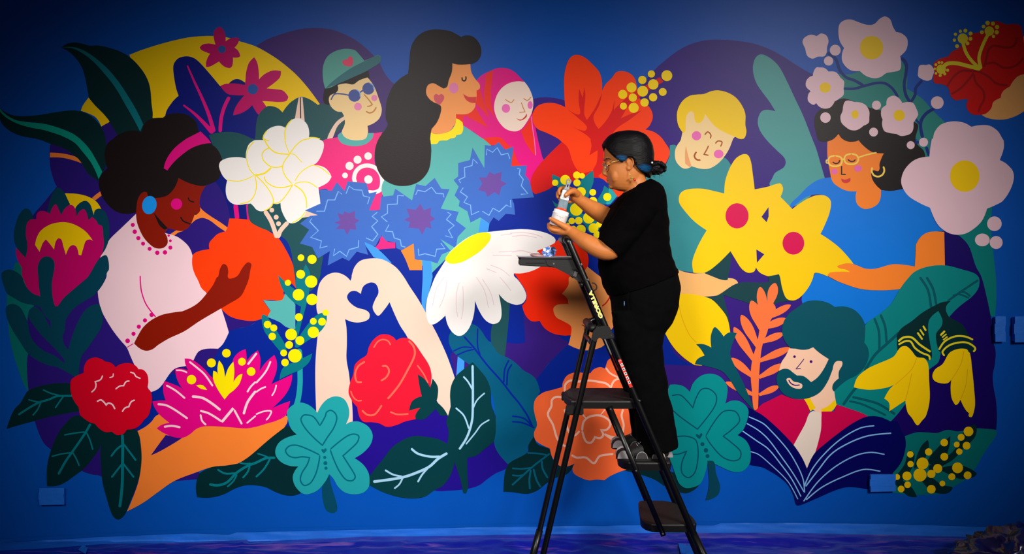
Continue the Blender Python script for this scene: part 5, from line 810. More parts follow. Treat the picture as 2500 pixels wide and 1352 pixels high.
def curve_y(tab, x):
    for (a, ya), (b, yb) in zip(tab, tab[1:]):
        if x <= b: return ya+(yb-ya)*(x-a)/(b-a)
    return tab[-1][1]
TOPL = [(-900, 1345), (0, 1315), (250, 1302), (470, 1293), (800, 1286), (1000, 1283), (1250, 1278), (1600, 1274), (1900, 1273), (2150, 1275), (2380, 1280), (2600, 1287), (3400, 1310)]
TAPT = [(-900, 1350), (0, 1323), (150, 1315), (250, 1309), (470, 1300), (560, 1304), (575, 1298), (800, 1293), (1000, 1289), (1250, 1284), (1600, 1280), (1750, 1281), (1760, 1275), (1900, 1275), (2150, 1277), (2380, 1284), (2600, 1291), (3400, 1314)]
TAPB = [(-900, 1380), (0, 1352), (120, 1346), (250, 1336), (470, 1331), (800, 1317), (900, 1312), (1000, 1312), (1250, 1308), (1600, 1304), (1900, 1303), (2150, 1308), (2380, 1314), (2600, 1322), (3400, 1345)]
WB = HOR+EYE*F/WALL_D
def surf(px, py, off):
    """point of the wall, or of the floor below the wall line, lifted by off"""
    if py <= WB: return at(px, py, WALL_D)+Vector((0, -off, 0))
    d = EYE*F/(py-HOR); p = at(px, py, d); return p+Vector((0, -off, off))
def ribbon(name, top, bot, off, m, parent, rows=5, wob=0.0):
    V = []; Fc = []; xs = list(range(-800, 3400, 20))
    for i, x in enumerate(xs):
        t = curve_y(top, x); b = curve_y(bot, x)
        for j in range(rows+1):
            py = t+(b-t)*j/rows
            p = surf(x, py, off+wob*noise.noise(Vector((x*.02, j*1.3, 3)))*(1 if 0 < j < rows else .3)); V.append(p)
    for i in range(len(xs)-1):
        for j in range(rows):
            a = i*(rows+1)+j; Fc.append((a, a+1, a+rows+2, a+rows+1))
    return raw(name, V, Fc, m, parent, True)
tapeM = mat('blue_masking_tape', (22, 112, 225), 0.45, var=0.3, vscale=5, bump=0.5, bscale=25, gain=GAIN)
base = empty('masking_strip', (0, -0.02, 0.02), 'long blue masking tape strip along the foot of the mural wall', 'tape')
ribbon('painted_edge', TOPL, TAPT, 0.006, WALLM, base, 2, 0.001)
ribbon('tape', TAPT, TAPB, 0.009, tapeM, base, 6, 0.006)

# plastic drop sheet from the tape edge out over the floor
def plastic():
    V = []; Fc = []; xs = [-900+i*9 for i in range(480)]; nv = 110
    for i, x in enumerate(xs):
        s = surf(x, curve_y(TAPB, x)-3, 0.012)
        for j in range(nv):
            v = (j/(nv-1))**1.5; y = s.y+(-3.9-s.y)*v; base_z = max(0.0, s.z)*max(0, 1-v*30)
            X = s.x
            q = Vector((X*0.9, y*3.2, 0)); w = noise.noise(q*1.3)*0.6
            r1 = 1-abs(noise.noise(Vector((X*1.6+w, y*9+w*2, 1.7)))); r2 = 1-abs(noise.noise(Vector((X*5+w*3, y*17, 7.7))))
            z = 0.004+base_z+min(1, v*40)*(0.016*r1**3+0.007*r2**3+0.006*noise.noise(Vector((X*12, y*20, 2)))+0.006)
            V.append((X, y, z))
    for i in range(len(xs)-1):
        for j in range(nv-1):
            a = i*nv+j; Fc.append((a, a+nv, a+nv+1, a+1))
    return V, Fc
V, Fc = plastic()
plasM = mat('indigo_plastic_film', (20, 16, 165), 0.3, spec=0.7, var=0.25, vscale=2.2, bump=0.6, bscale=22, coat=0.2, gain=GAIN)
def crease_highlights(m):  # lilac streaks: crease whitening and reflected pink highlights put into the film's colour
    nt = m.node_tree; N = nt.nodes; L = nt.links; b = N['Principled BSDF']; src = b.inputs['Base Color'].links[0].from_socket
    tc = N.new('ShaderNodeTexCoord'); mp = N.new('ShaderNodeMapping'); mp.inputs['Scale'].default_value = (1.0, 7.0, 1.0); mp.inputs['Rotation'].default_value = (0, 0, .06)
    nz = N.new('ShaderNodeTexNoise'); nz.inputs['Scale'].default_value = 2.6; nz.inputs['Detail'].default_value = 7; nz.inputs['Distortion'].default_value = 1.3
    cr = N.new('ShaderNodeValToRGB'); e = cr.color_ramp.elements; e[0].position = .56; e[0].color = (0, 0, 0, 1); e[1].position = .84; e[1].color = (1, 1, 1, 1)
    L.new(tc.outputs['Object'], mp.inputs[0]); L.new(mp.outputs[0], nz.inputs['Vector']); L.new(nz.outputs['Fac'], cr.inputs[0])
    mx = N.new('ShaderNodeMix'); mx.data_type = 'RGBA'; L.new(cr.outputs[0], mx.inputs[0]); L.new(src, mx.inputs[6]); mx.inputs[7].default_value = (*s2l((150, 105, 185)), 1); L.new(mx.outputs[2], b.inputs['Base Color'])
crease_highlights(plasM)
tag(raw('drop_sheet', V, Fc, plasM, None, True), 'wrinkled indigo plastic drop sheet covering the floor below the mural', 'drop sheet')

# tape covers over the sockets and boxes on the wall
def patch(x0, y0, x1, y1, label, dep=0.02, wrap=True):
    a = at(x0, y1, WALL_D); b = at(x1, y0, WALL_D)
    t = empty('tape_cover', ((a.x+b.x)/2, -0.004, (a.z+b.z)/2), label, 'tape', 'blue taped covers on the wall')
    bm = bmesh.new(); box(bm, (a.x, -dep, a.z), (b.x, -0.0035, b.z), 0.004)
    frombm('covered_box', bm, tapeM, t)
    n = 3
    for k in range(n):
        f0 = k/n; f1 = (k+1)/n+.06
        bm = bmesh.new(); z0 = a.z+(b.z-a.z)*f0-.003; z1 = a.z+(b.z-a.z)*min(1.04, f1)
        box(bm, (a.x-.004*(k % 2), -dep-.0012-.0006*k, z0), (b.x+.003*((k+1) % 2), -dep+.0004, z1), 0.0005, Matrix.Rotation(math.radians((-1.2, .8, -.5)[k]), 3, 'Y'))
        frombm('tape_strip', bm, tapeM, t)
    return t
patch(103, 1189, 162, 1227, 'blue taped cover on the wall at the lower left below a dark leaf tip', 0.028)
patch(2422, 773, 2446, 831, 'narrow upright blue taped cover right of the indigo painted ground', 0.032)
patch(2468, 773, 2530, 832, 'wide blue taped cover at the right edge of the photo', 0.036)
patch(2120, 1156, 2180, 1195, 'blue taped cover between the painted book and the yellow berry sprig', 0.028)
# loose scraps on the sheet
def scrap(name, pts, label, c):
    P = [surf(x, y, 0.03) for x, y in pts]; bm = bmesh.new(); vs_ = [bm.verts.new((p.x, p.y, max(0.022, p.z)+0.006*(i % 3))) for i, p in enumerate(P)]
    f = bm.faces.new(vs_); bmesh.ops.triangulate(bm, faces=[f]); bmesh.ops.subdivide_edges(bm, edges=bm.edges, cuts=2, use_grid_fill=True)
    for v in bm.verts: v.co.z += 0.004*noise.noise(v.co*30)
    r = bmesh.ops.extrude_face_region(bm, geom=bm.faces[:])
    for v in [g for g in r['geom'] if isinstance(g, bmesh.types.BMVert)]: v.co.z -= 0.0012
    return tag(frombm(name, bm, c, None, False), label, 'tape')
scrap('tape_scrap', [(1652, 1328), (1662, 1320), (1676, 1322), (1688, 1345), (1692, 1362), (1660, 1368)], 'light blue scrap of tape on the sheet left of the lowest ladder foot', tapeM)
scrap('tape_scrap', [(198, 1350), (209, 1340), (221, 1350), (216, 1360)], 'small blue diamond shaped tape scrap on the sheet at the far left', tapeM)

# dark bundle of plastic in the right corner
def bundle():
    bm = bmesh.new(); c = at(2440, 1330, 4.35); bmesh.ops.create_icosphere(bm, subdivisions=5, radius=1, matrix=Matrix.Translation((c.x+.12, c.y, 0.01)) @ Matrix.Diagonal((0.33, 0.26, 0.17, 1)))
    for v in bm.verts:
        n_ = (v.co-Vector((c.x+.12, c.y, 0))).normalized()
        r = 1-abs(noise.noise(v.co*9)); q = 1-abs(noise.noise(v.co*21+Vector((4, 0, 0))))
        v.co += n_*(0.09*(r**3-.4)+0.03*(q**3-.3)+.06*noise.noise(v.co*4)); v.co.z = max(0.012, v.co.z)
    return frombm('plastic_bundle', bm, mat('dark_plastic_film', (20, 12, 80), 0.25, spec=0.8, var=.3, bump=.5, bscale=20, coat=.3), None, True)
tag(bundle(), 'crumpled dark indigo plastic heap in the lower right corner', 'plastic')

# ------------------------------------------------------------------ mural
PAINTN = {}
def paint(c):
    return mat('mural_paint_'+'_'.join('%d' % v for v in PAL[c]), PAL[c], 0.36, spec=0.10, cut=0.005, var=0.035, vscale=5, bump=0.05, bscale=240, gain=GAIN)
SC = WALL_D/F
def mural():
    root = empty('mural', (0, -0.001, 1.45), 'big colourful mural of flowers, leaves and people on a blue wall', 'mural')
    boxes = []
    for gname, glabel, shapes in parse(MURAL):
        part = None
        for col, name, g in shapes:
            if g[0] == 'poly': pts = g[1]
            else: pts = g[1]+g[2]
            x0 = min(p[0] for p in pts); x1 = max(p[0] for p in pts); y0 = min(p[1] for p in pts); y1 = max(p[1] for p in pts)
            lev = 1+max([q[4] for q in boxes if q[0] < x1 and q[1] > x0 and q[2] < y1 and q[3] > y0]+[0])
            boxes.append((x0, x1, y0, y1, lev)); y = -0.0006-0.00008*lev
            bmx = [(p[0]-CX)*SC for p in pts], [EYE-(p[1]-HOR)*SC for p in pts]
            if g[0] == 'poly':
                v2 = []
                for X, Z in zip(*bmx):
                    if not v2 or (abs(v2[-1].x-X)+abs(v2[-1].y-Z)) > 2e-4: v2.append(Vector((X, Z)))
                r = geometry.delaunay_2d_cdt(v2, [], [list(range(len(v2)))], 1, 1e-7)
                V = [(p.x, y, p.y) for p in r[0]]; Fc = [tuple(f) for f in r[2]]
            else:
                n = len(g[1]); V = [(X, y, Z) for X, Z in zip(*bmx)]; Fc = [(i, i+1, n+i+1, n+i) for i in range(n-1)]
            o = raw(gname if part is None else name, V, Fc, paint(col), root if part is None else part)
            me = o.data
            if me.polygons and sum(p.normal.y*p.area for p in me.polygons) > 0: me.flip_normals()
            if part is None: part = o; o['label'] = glabel
    return root
mural()

# ------------------------------------------------------------------ step ladder
ND, FD = 4.0, 4.38
steelM = mat('black_gloss_steel', (5, 5, 5), 0.35, spec=0.35, var=.1, coat=0.12)
plastM = mat('black_ladder_plastic', (13, 11, 11), 0.5, spec=0.35, var=.25, vscale=12, bump=.06, bscale=160)
treadM = mat('black_tread', (26, 21, 20), 0.65, spec=0.35, var=.5, vscale=35, bump=1.0, bscale=220)
def n_(px, py): return at(px, py, ND)
def f_(px, py):
    """same ladder point on the far rail plane"""
    p = at(px, py, ND); return Vector((p.x, FD-WALL_D, p.z))
lad = empty('step_ladder', (n_(1500, 900).x, -0.6, 0.0), 'black folding step ladder with three treads and a tool tray', 'ladder')
def rail_top(px, py): return n_(px, py)
# front frame: one bent tube up the near side, across and down the far side
foot = n_(1762, 1463); hi = n_(1398, 612); top = n_(1388, 588)
dirv = (hi-foot).normalized()
def mirrorY(p): return Vector((p.x, (ND+FD)-2*WALL_D-p.y, p.z))
near = [foot, foot+(hi-foot)*.33, foot+(hi-foot)*.66, hi]
bend = [hi+dirv*.03+Vector((0, .004, 0)), hi+dirv*.05+Vector((-.004, .018, 0)), hi+dirv*.058+Vector((-.006, .045, 0)), hi+dirv*.06+Vector((-.006, .10, 0))]
path = near+bend; path = path+[mirrorY(p) for p in reversed(path)]
bm = bmesh.new(); tube(bm, smoothpath(path, 5), 0.0165, 14, up=(0, 1, 0)); frombm('front_frame', bm, steelM, lad, True)
# foam grip at the top
bm = bmesh.new(); tube(bm, smoothpath([bend[2], bend[3], mirrorY(bend[3]), mirrorY(bend[2])], 4), 0.0205, 14); frombm('hand_grip', bm, plastM, lad, True)
# rear legs
rt = n_(1452, 822); rf = n_(1300, 1462)
for mir in (False, True):
    bm = bmesh.new(); P = [rf, rf+(rt-rf)*.5, rt+(rf-rt)*.03, rt+Vector((.012, 0, .03)), rt+Vector((.04, 0, .048))]
    if mir: P = [mirrorY(p) for p in P]
    tube(bm, smoothpath(P, 5), 0.0145, 12); frombm('leg', bm, steelM, lad, True)
    for q in (rf, foot):
        bm = bmesh.new(); d = ((rt if q is rf else hi)-q).normalized()
        p0 = q-d*0.012; p0.z = 0.026; P = [p0, q+d*(.20 if q is rf else .335)]
        if mir: P = [mirrorY(p) for p in P]
        tube(bm, [P[0], P[0]+(P[1]-P[0])*.2, P[1]], [0.023, 0.0195, 0.0178], 14); frombm('rubber_foot', bm, steelM, lad, True)
bm = bmesh.new(); m1 = rf+(rt-rf)*.97; tube(bm, [m1, mirrorY(m1)], 0.012, 10); frombm('cross_brace', bm, steelM, lad, True)

def tread(name, out, z, skirt, holes=None):
    """out: plan outline (x, y) of the tread, z its top"""
    t = None
    bm = bmesh.new(); n = len(out)
    cx = sum(p[0] for p in out)/n; cy = sum(p[1] for p in out)/n
    def ring(s, zz): return [bm.verts.new((cx+(x-cx)*s, cy+(y-cy)*s, zz)) for x, y in out]
    R = [ring(.93, z-skirt), ring(.985, z-skirt), ring(1, z-.006), ring(.985, z)]
    Ri = ring(.93, z-.008)
    for a, b in zip(R, R[1:]):
        for k in range(n): bm.faces.new((a[k], a[(k+1) % n], b[(k+1) % n], b[k]))
    for k in range(n): bm.faces.new((R[0][(k+1) % n], R[0][k], Ri[k], Ri[(k+1) % n]))
    bm.faces.new(R[-1]); bm.faces.new(Ri[::-1])
    t = frombm(name, bm, plastM, lad, False)
    bm = bmesh.new(); a = [bm.verts.new((cx+(x-cx)*.95, cy+(y-cy)*.95, z+.0012)) for x, y in out]; b = [bm.verts.new((cx+(x-cx)*.95, cy+(y-cy)*.95, z-.001)) for x, y in out]
    bm.faces.new(a); bm.faces.new(b[::-1])
    for k in range(n): bm.faces.new((a[k], b[k], b[(k+1) % n], a[(k+1) % n]))
    frombm('grip_mat', bm, treadM, t)
    return t
def plan(xl0, xl1, xr0, xr1, yn, yf, bulge=0.012):
    """rounded outline: left edge xl0 (near) to xl1 (far), right edge xr0 to xr1"""
    P = []
    c = 0.05
    pts = [(xl0+c*1.1, yn), (xr0-c*.4, yn), (xr0, yn+c*.5), (xr0-.004, yn+(yf-yn)*.35), (xr1-.01, yf-c*1.4), (xr1-c*1.2, yf), (xl1+c*.3, yf), (xl1, yf-c*.6), (xl1-bulge, yf-(yf-yn)*.45), (xl0, yn+c*1.8), (xl0+c*.35, yn+c*.6)]
    return roundoff(pts)
def roundoff(pts):
    return chaikin(chaikin(pts))
def chaikin(p):
    o = []
    for i in range(len(p)):
        a = p[i]; b = p[(i+1) % len(p)]; o += [(a[0]*.78+b[0]*.22, a[1]*.78+b[1]*.22), (a[0]*.22+b[0]*.78, a[1]*.22+b[1]*.78)]
    return o
YN, YF = ND-WALL_D, FD-WALL_D
s1n = n_(1580, 1281); s1r = n_(1703, 1281)
tread('step', plan(s1n.x-.02, s1n.x+.008, s1r.x+.005, s1r.x-.015, YN+.004, YF-.004), s1n.z, .038)
s2n = n_(1520, 1130); s2r = n_(1641, 1130)
tread('step', plan(s2n.x-.012, s2n.x+.01, s2r.x+.005, s2r.x-.015, YN+.004, YF-.004), s2n.z, .038)
s3n = n_(1392, 980); s3r = n_(1562, 980); zz = s3n.z
Lx = at(1375, 963, 4.19).x
outl = [(s3n.x, YN+.012), (s3r.x, YN+.004), (s3r.x+.005, YN+.06), (s3r.x-.005, YF-.06), (s3r.x-.02, YF-.004), (s3n.x+.02, YF-.012), (Lx+.035, YF-.05), (Lx+.01, YF-.11), (Lx, (YN+YF)/2), (Lx+.006, YN+.13), (Lx+.025, YN+.06), (Lx+.04, YN+.025)]
p3 = tread('platform', roundoff(outl), zz, .036)
bm = bmesh.new(); box(bm, (Lx+.018, -.70, zz-.001), (Lx+.045, -.52, zz+.003), .001); frombm('hand_hole', bm, mat('hole_black', (4, 4, 4), .8), p3)
for yy in (YN+.004, YF-.02):
    bm = bmesh.new(); box(bm, (Lx+.002, yy, zz-.065), (Lx+.085, yy+.018, zz-.02), .004)
    bmesh.ops.create_cone(bm, cap_ends=True, segments=16, radius1=.011, radius2=.011, depth=.026, matrix=Matrix.Translation((Lx+.012, yy+.01, zz-.035)) @ Matrix.Rotation(math.pi/2, 4, 'X'))
    frombm('leg_clip', bm, plastM, p3)
# linkage bars on both sides between the treads
B = [n_(1490, 997), n_(1552, 1147), n_(1617, 1300)]
for mir in (False, True):
    P = [B[0]+(B[0]-B[1]).normalized()*.012, B[2]+(B[2]-B[1]).normalized()*.012]
    P = [p+Vector((0, -.0095, 0)) for p in P]
    if mir: P = [mirrorY(p) for p in P]
    bm = bmesh.new(); tube(bm, P, 0.0125, 12, flat=.45, up=(0, 1, 0)); frombm('linkage_bar', bm, steelM, lad, True)
for b in B: bolt(b+Vector((0, -.0165, 0)), .0062, lad)
for q in (n_(1419, 645), n_(1435, 682), n_(1491, 817), n_(1560, 976)): bolt(q+Vector((0, -.0185, 0)), .0065, lad)
# hinge brackets
for mir in (False, True):
    bm = bmesh.new()
    O = [n_(1447, 808), n_(1456, 796), n_(1480, 793), n_(1487, 797), n_(1499, 820), n_(1497, 825), n_(1470, 827), n_(1462, 822), n_(1452, 834), n_(1443, 828)]
    yy = YN-.021 if not mir else YF+.017; a = [bm.verts.new((p.x, yy, p.z)) for p in O]; b = [bm.verts.new((p.x, yy+.005, p.z)) for p in O]
    bm.faces.new(a); bm.faces.new(b[::-1])
    for k in range(len(O)): bm.faces.new((a[k], b[k], b[(k+1) % len(O)], a[(k+1) % len(O)]))
    bmesh.ops.bevel(bm, geom=bm.edges[:], offset=.0012, segments=1, affect='EDGES')
    frombm('hinge_bracket', bm, plastM, lad)
bm = bmesh.new(); c0 = n_(1462, 815); tube(bm, [(c0.x, YN-.016, c0.z), (c0.x, YF+.016, c0.z)], .011, 12); frombm('hinge_rod', bm, steelM, lad, True)
c0 = n_(1448, 803); bm = bmesh.new(); tube(bm, [(c0.x, YN+.02, c0.z), (c0.x, YF-.02, c0.z)], .019, 14); frombm('hinge_cover', bm, plastM, lad, True)
# cord hook on the right of the rail
bm = bmesh.new(); h = [n_(1446, 691), n_(1452, 692), n_(1457, 698), n_(1456, 706), n_(1451, 709), n_(1450, 712)]
tube(bm, smoothpath([p+Vector((0, .01, 0)) for p in h], 5), .0032, 8); frombm('hook', bm, plastM, lad, True)
c0 = n_(1420, 695); bm = bmesh.new(); blob(bm, c0+Vector((0, .004, 0)), (.010, .014, .010)); frombm('knob', bm, plastM, lad, True)
# tray
tr = [n_(1268, 630), n_(1405, 632), n_(1413, 660), n_(1395, 662), n_(1352, 653), n_(1266, 648)]
bm = bmesh.new()
a = [bm.verts.new((p.x, YN+.02, p.z)) for p in tr]; b = [bm.verts.new((p.x, YF-.02, p.z)) for p in tr]
bm.faces.new(a); bm.faces.new(b[::-1])
for k in range(len(tr)): bm.faces.new((a[k], b[k], b[(k+1) % len(tr)], a[(k+1) % len(tr)]))
bmesh.ops.bevel(bm, geom=bm.edges[:], offset=.005, segments=2, affect='EDGES')
tray = frombm('tray', bm, plastM, lad)
bm = bmesh.new(); z0 = tr[0].z; x0 = tr[0].x; x1 = tr[1].x
for lo, hi_ in (((x0-.003, YN+.015, z0-.004), (x1, YN+.028, z0+.002)), ((x0-.003, YF-.028, z0-.004), (x1, YF-.015, z0+.002)), ((x0-.005, YN+.015, z0-.004), (x0+.008, YF-.015, z0+.002))): box(bm, lo, hi_, .0015)
frombm('tray_rim', bm, plastM, tray)
bm = bmesh.new(); box(bm, (n_(1285, 642).x, YN+.0165, n_(1285, 643).z), (n_(1330, 642).x, YN+.0175, n_(1285, 640).z)); frombm('slot', bm, mat('hole_black', (4, 4, 4), .8), tray)
for mir in (False, True):
    O = [n_(1333, 634), n_(1343, 633), n_(1362, 643), n_(1402, 662), n_(1416, 672), n_(1420, 690), n_(1410, 686), n_(1398, 676), n_(1352, 652), n_(1338, 648)]
    yy = YN+.012 if not mir else YF-.018; bm = bmesh.new(); a = [bm.verts.new((p.x, yy, p.z)) for p in O]; b = [bm.verts.new((p.x, yy+.006, p.z)) for p in O]
    bm.faces.new(a); bm.faces.new(b[::-1])
    for k in range(len(O)): bm.faces.new((a[k], b[k], b[(k+1) % len(O)], a[(k+1) % len(O)]))
    br = frombm('tray_brace', bm, plastM, lad)
bolt(n_(1352, 644)+Vector((0, .010, 0)), .0062, lad); bolt(n_(1397, 667)+Vector((0, .010, 0)), .0022, lad)
bm = bmesh.new(); q = n_(1405, 669); box(bm, (q.x-.0085, YN+.006, q.z-.0125), (q.x+.0085, YN+.012, q.z+.0125), .001, Matrix.Rotation(math.radians(22), 3, 'Y'))
frombm('clip', bm, mat('grey_clip', (75, 72, 72), .35), lad, label='small grey square clip')
# lettering and warning stickers on the near rail
def txt(name, s, size, loc, ang, m, parent, ext=0.0003, sx=1.0, bold=0.0):
    c = bpy.data.curves.new('txt', 'FONT'); c.body = s; c.size = size; c.extrude = ext; c.offset = bold; c.align_x = 'CENTER'; c.align_y = 'CENTER'
    o = bpy.data.objects.new('tmp', c); COL.objects.link(o)
    me = bpy.data.meshes.new_from_object(o.evaluated_get(bpy.context.evaluated_depsgraph_get())); bpy.data.objects.remove(o); bpy.data.curves.remove(c)
    me.transform(Matrix.Translation(loc) @ Matrix.Rotation(ang, 4, 'Y') @ Matrix.Rotation(math.pi/2, 4, 'X') @ Matrix.Diagonal((sx, 1, 1, 1)))
    me.materials.clear(); return link(name, me, m, parent)
railang = -math.atan2(dirv.z, dirv.x)       # text runs up along the rail
yel = mat('sticker_yellow', (250, 215, 20), .4, var=.02); wht = mat('sticker_white', (235, 232, 228), .45, var=.03); redM = mat('sticker_red', (215, 45, 35), .45, var=.05); blk = mat('print_black', (12, 12, 12), .6)
nrm = Vector((dirv.z, 0, -dirv.x))          # across the rail, pointing right
def onrail(px, py, side=0.0):
    p = n_(px, py); s = (p-foot).dot(dirv); return foot+dirv*s+nrm*side+Vector((0, -.0172, 0))
g = onrail(1456, 742)
txt('lettering', 'GORILLA', .0235, g+Vector((0, .0001, 0)), railang, wht, lad, .0004, 1.42, .0016).__setitem__('label', 'white outline of the yellow lettering')
txt('lettering', 'GORILLA', .0235, g+Vector((0, -.0006, 0)), railang, yel, lad, .0004, 1.42, .0006).__setitem__('label', 'yellow lettering reading GORILLA')
a = onrail(1520, 872); b = onrail(1546, 941)
def slab(name, c, half_l, half_w, m, parent, th=.0005, label=None):
    V = [c+dirv*(sx*half_l)+nrm*(sy*half_w)+Vector((0, yy, 0)) for yy in (-th, th) for sx, sy in ((-1, -1), (1, -1), (1, 1), (-1, 1))]
    return raw(name, V, [(0, 1, 2, 3), (7, 6, 5, 4), (0, 4, 5, 1), (1, 5, 6, 2), (2, 6, 7, 3), (3, 7, 4, 0)], m, parent, label=label)
c = (a+b)/2; hl = (b-a).length/2
st = slab('warning_sticker', c, hl, .0075, redM, lad, label='red sticker with five white pictogram boxes')
for k in range(5):
    q = a+(b-a)*(.2+.155*k)+Vector((0, -.0006, 0))+nrm*.0012
    slab('pictogram_box', q, .0068 if True else 0, .0055, wht, st)
    slab('pictogram', q+Vector((0, -.0006, 0))+dirv*.0006*(-1)**k, .0038, .0022, blk, st)
    slab('pictogram', q+Vector((0, -.0007, 0))-dirv*.001+nrm*.001*(-1)**k, .0012, .0040, blk, st)
txt('print', 'WARNING', .0055, a+(b-a)*.05+Vector((0, -.0008, 0)), railang+math.pi/2, wht, st, .0002, .55)
# edge sticker on the far rail, seen beyond the near one
q0 = f_(1494, 838)+Vector((-.004, -.0172, 0)); q1 = q0-dirv*.135; 
slab('edge_sticker', q0-dirv*.055, .055, .0035, wht, lad, label='narrow white sticker on the far rail'); slab('edge_sticker', q0-dirv*.155, .045, .003, redM, lad, label='narrow red sticker on the far rail')

# things on the tray
zt = tr[0].z+.0022
bm = bmesh.new(); V = []
for i in range(24):
    for j in range(20):
        x = x0-.012+(x1-x0+.008)*i/23; y = YN+.010+(YF-YN-.02)*j/19; V.append((x, y, zt+.0012+.0016*noise.noise(Vector((x*14, y*14, 1)))+(.004 if i == 0 else 0)))
Fc = [(i*20+j, (i+1)*20+j, (i+1)*20+j+1, i*20+j+1) for i in range(23) for j in range(19)]
tag(raw('palette_sheet', V, Fc, mat('palette_paper', (205, 195, 200), .4, var=.25, vscale=14), None, True), 'pale plastic sheet lying on the ladder tray', 'sheet')
bm = bmesh.new(); c0 = at(1342, 615, 4.15); bmesh.ops.create_icosphere(bm, subdivisions=5, radius=1, matrix=Matrix.Translation((c0.x, c0.y, zt+.022)) @ Matrix.Diagonal((.027, .03, .021, 1)))
for v in bm.verts:
    d = (v.co-Vector((c0.x, c0.y, zt+.02))).normalized(); v.co += d*(.016*(1-abs(noise.noise(v.co*45)))**3-.004+.006*noise.noise(v.co*110)); v.co.z = max(zt+.003, v.co.z)
def ragmat():
    m = mat('paint_stained_paper', (225, 225, 235), .7, var=.1, bump=.4, bscale=90); nt = m.node_tree; N = nt.nodes; L = nt.links; b = N['Principled BSDF']
    tc = N.new('ShaderNodeTexCoord'); nz = N.new('ShaderNodeTexNoise'); nz.inputs['Scale'].default_value = 34; cr = N.new('ShaderNodeValToRGB'); L.new(tc.outputs['Object'], nz.inputs['Vector']); L.new(nz.outputs['Fac'], cr.inputs[0]); e = cr.color_ramp.elements
    e[0].position = .40; e[0].color = (*s2l((30, 50, 70)), 1); e[1].position = .60; e[1].color = (*s2l((228, 230, 238)), 1); k = e.new(.46); k.color = (*s2l((60, 110, 205)), 1); k = e.new(.55); k.color = (*s2l((100, 150, 230)), 1); cr.color_ramp.interpolation = 'CONSTANT' if False else 'LINEAR'
    L.new(cr.outputs[0], b.inputs['Base Color']); return m
tag(frombm('paper_rag', bm, ragmat(), None, False), 'crumpled blue and white paper rag on the ladder tray', 'rag')
bm = bmesh.new(); c0 = at(1312, 620, 4.17); bmesh.ops.create_icosphere(bm, subdivisions=4, radius=1, matrix=Matrix.Translation((c0.x, c0.y, zt+.007)) @ Matrix.Rotation(.1, 4, 'Y') @ Matrix.Diagonal((.036, .05, .010, 1)))
for v in bm.verts: v.co.z = max(zt+.003, v.co.z+.003*noise.noise(v.co*60))
tag(frombm('folded_cloth', bm, mat('mauve_cloth', (165, 130, 130), .8, var=.2, bump=.5, bscale=90), None, True), 'flat mauve cloth lying left of the paper rag on the tray', 'cloth')

# ------------------------------------------------------------------ painter
YC = 4.19
per = empty('person', (at(1590, 1118, YC).x, YC-WALL_D, at(1590, 1130, ND).z), 'woman in black standing on the ladder, dipping a brush into a paint jar', 'person')
skinM = mat('skin', (196, 116, 56), 0.5, spec=0.35, var=.10, vscale=30, bump=.15, bscale=260)
skinM.node_tree.nodes['Principled BSDF'].inputs['Subsurface Weight'].default_value = .06
skinM.node_tree.nodes['Principled BSDF'].inputs['Subsurface Radius'].default_value = (.02, .008, .004)
bm = bmesh.new()
# head
HS = [(1515, 332, 1552, 332, .035), (1496, 337, 1568, 337, .055), (1484, 346, 1577, 346, .067), (1478, 357, 1583, 357, .073), (1475.5, 368, 1585, 368, .076), (1474.5, 378, 1585, 378, .077), (1475, 388, 1584, 388, .077), (1477.5, 396, 1583, 396, .076),
      (1481, 403, 1581, 403, .075), (1480.5, 410, 1579, 411, .075), (1480, 418, 1575, 420, .0745), (1481, 426, 1571, 428, .073), (1482, 434, 1567, 437, .070), (1484, 441, 1565, 444, .066), (1486.5, 448, 1562, 452, .060), (1491, 456, 1556, 460, .050), (1498, 461.5, 1548, 466, .038), (1508, 465, 1538, 469, .022)]
rr = []
for fx, fy, bx, by, hw in HS:
    a = at(fx, fy, YC); b = at(bx, by, YC); mid = a+(b-a)*.56; ring = []
    for k in range(40):
        t = 2*math.pi*k/40; cx_ = math.cos(t); sy_ = math.sin(t)
        if cx_ < 0: p = mid+(mid-a)*(-1)*(abs(cx_)**(2/2.35))+Vector((0, hw*math.copysign(abs(sy_)**(2/2.35), sy_), 0))
        else: p = mid+(b-mid)*cx_+Vector((0, hw*sy_, 0))
        ring.append(p)
    rr.append(ring)
loft(bm, rr)
def P3(px, py, dy=0.0): return at(px, py, YC)+Vector((0, dy, 0))
# brow, nose, lips, chin, cheeks
tube(bm, smoothpath([P3(1480, 389, -.045), P3(1475.5, 388, -.022), P3(1475, 390, 0), P3(1475.5, 388, .022), P3(1480, 389, .045)], 4), [.0065]*17, 10, 'round')
tube(bm, [P3(1479.5, 397), P3(1478, 405), P3(1476, 413), P3(1475, 421)], [.0075, .0085, .0105, .013], 12, 'round')
blob(bm, P3(1475.8, 424), (.012, .0125, .0095)); blob(bm, P3(1481, 427, -.011), (.010, .008, .008)); blob(bm, P3(1481, 427, .011), (.010, .008, .008))
tube(bm, smoothpath([P3(1490, 439, -.024), P3(1484.5, 437.5, -.012), P3(1482.8, 437.5, 0), P3(1484.5, 437.5, .012), P3(1490, 439, .024)], 4), [.003]+[.0062]*15+[.003], 8, 'round')
tube(bm, smoothpath([P3(1491, 442, -.022), P3(1486.3, 444.5, -.012), P3(1485, 445.3, 0), P3(1486.3, 444.5, .012), P3(1491, 442, .022)], 4), [.003]+[.0068]*15+[.003], 8, 'round')
blob(bm, P3(1494, 456), (.017, .022, .012)); blob(bm, P3(1500, 430, -.034), (.028, .032, .040)); blob(bm, P3(1500, 430, .034), (.028, .032, .040))
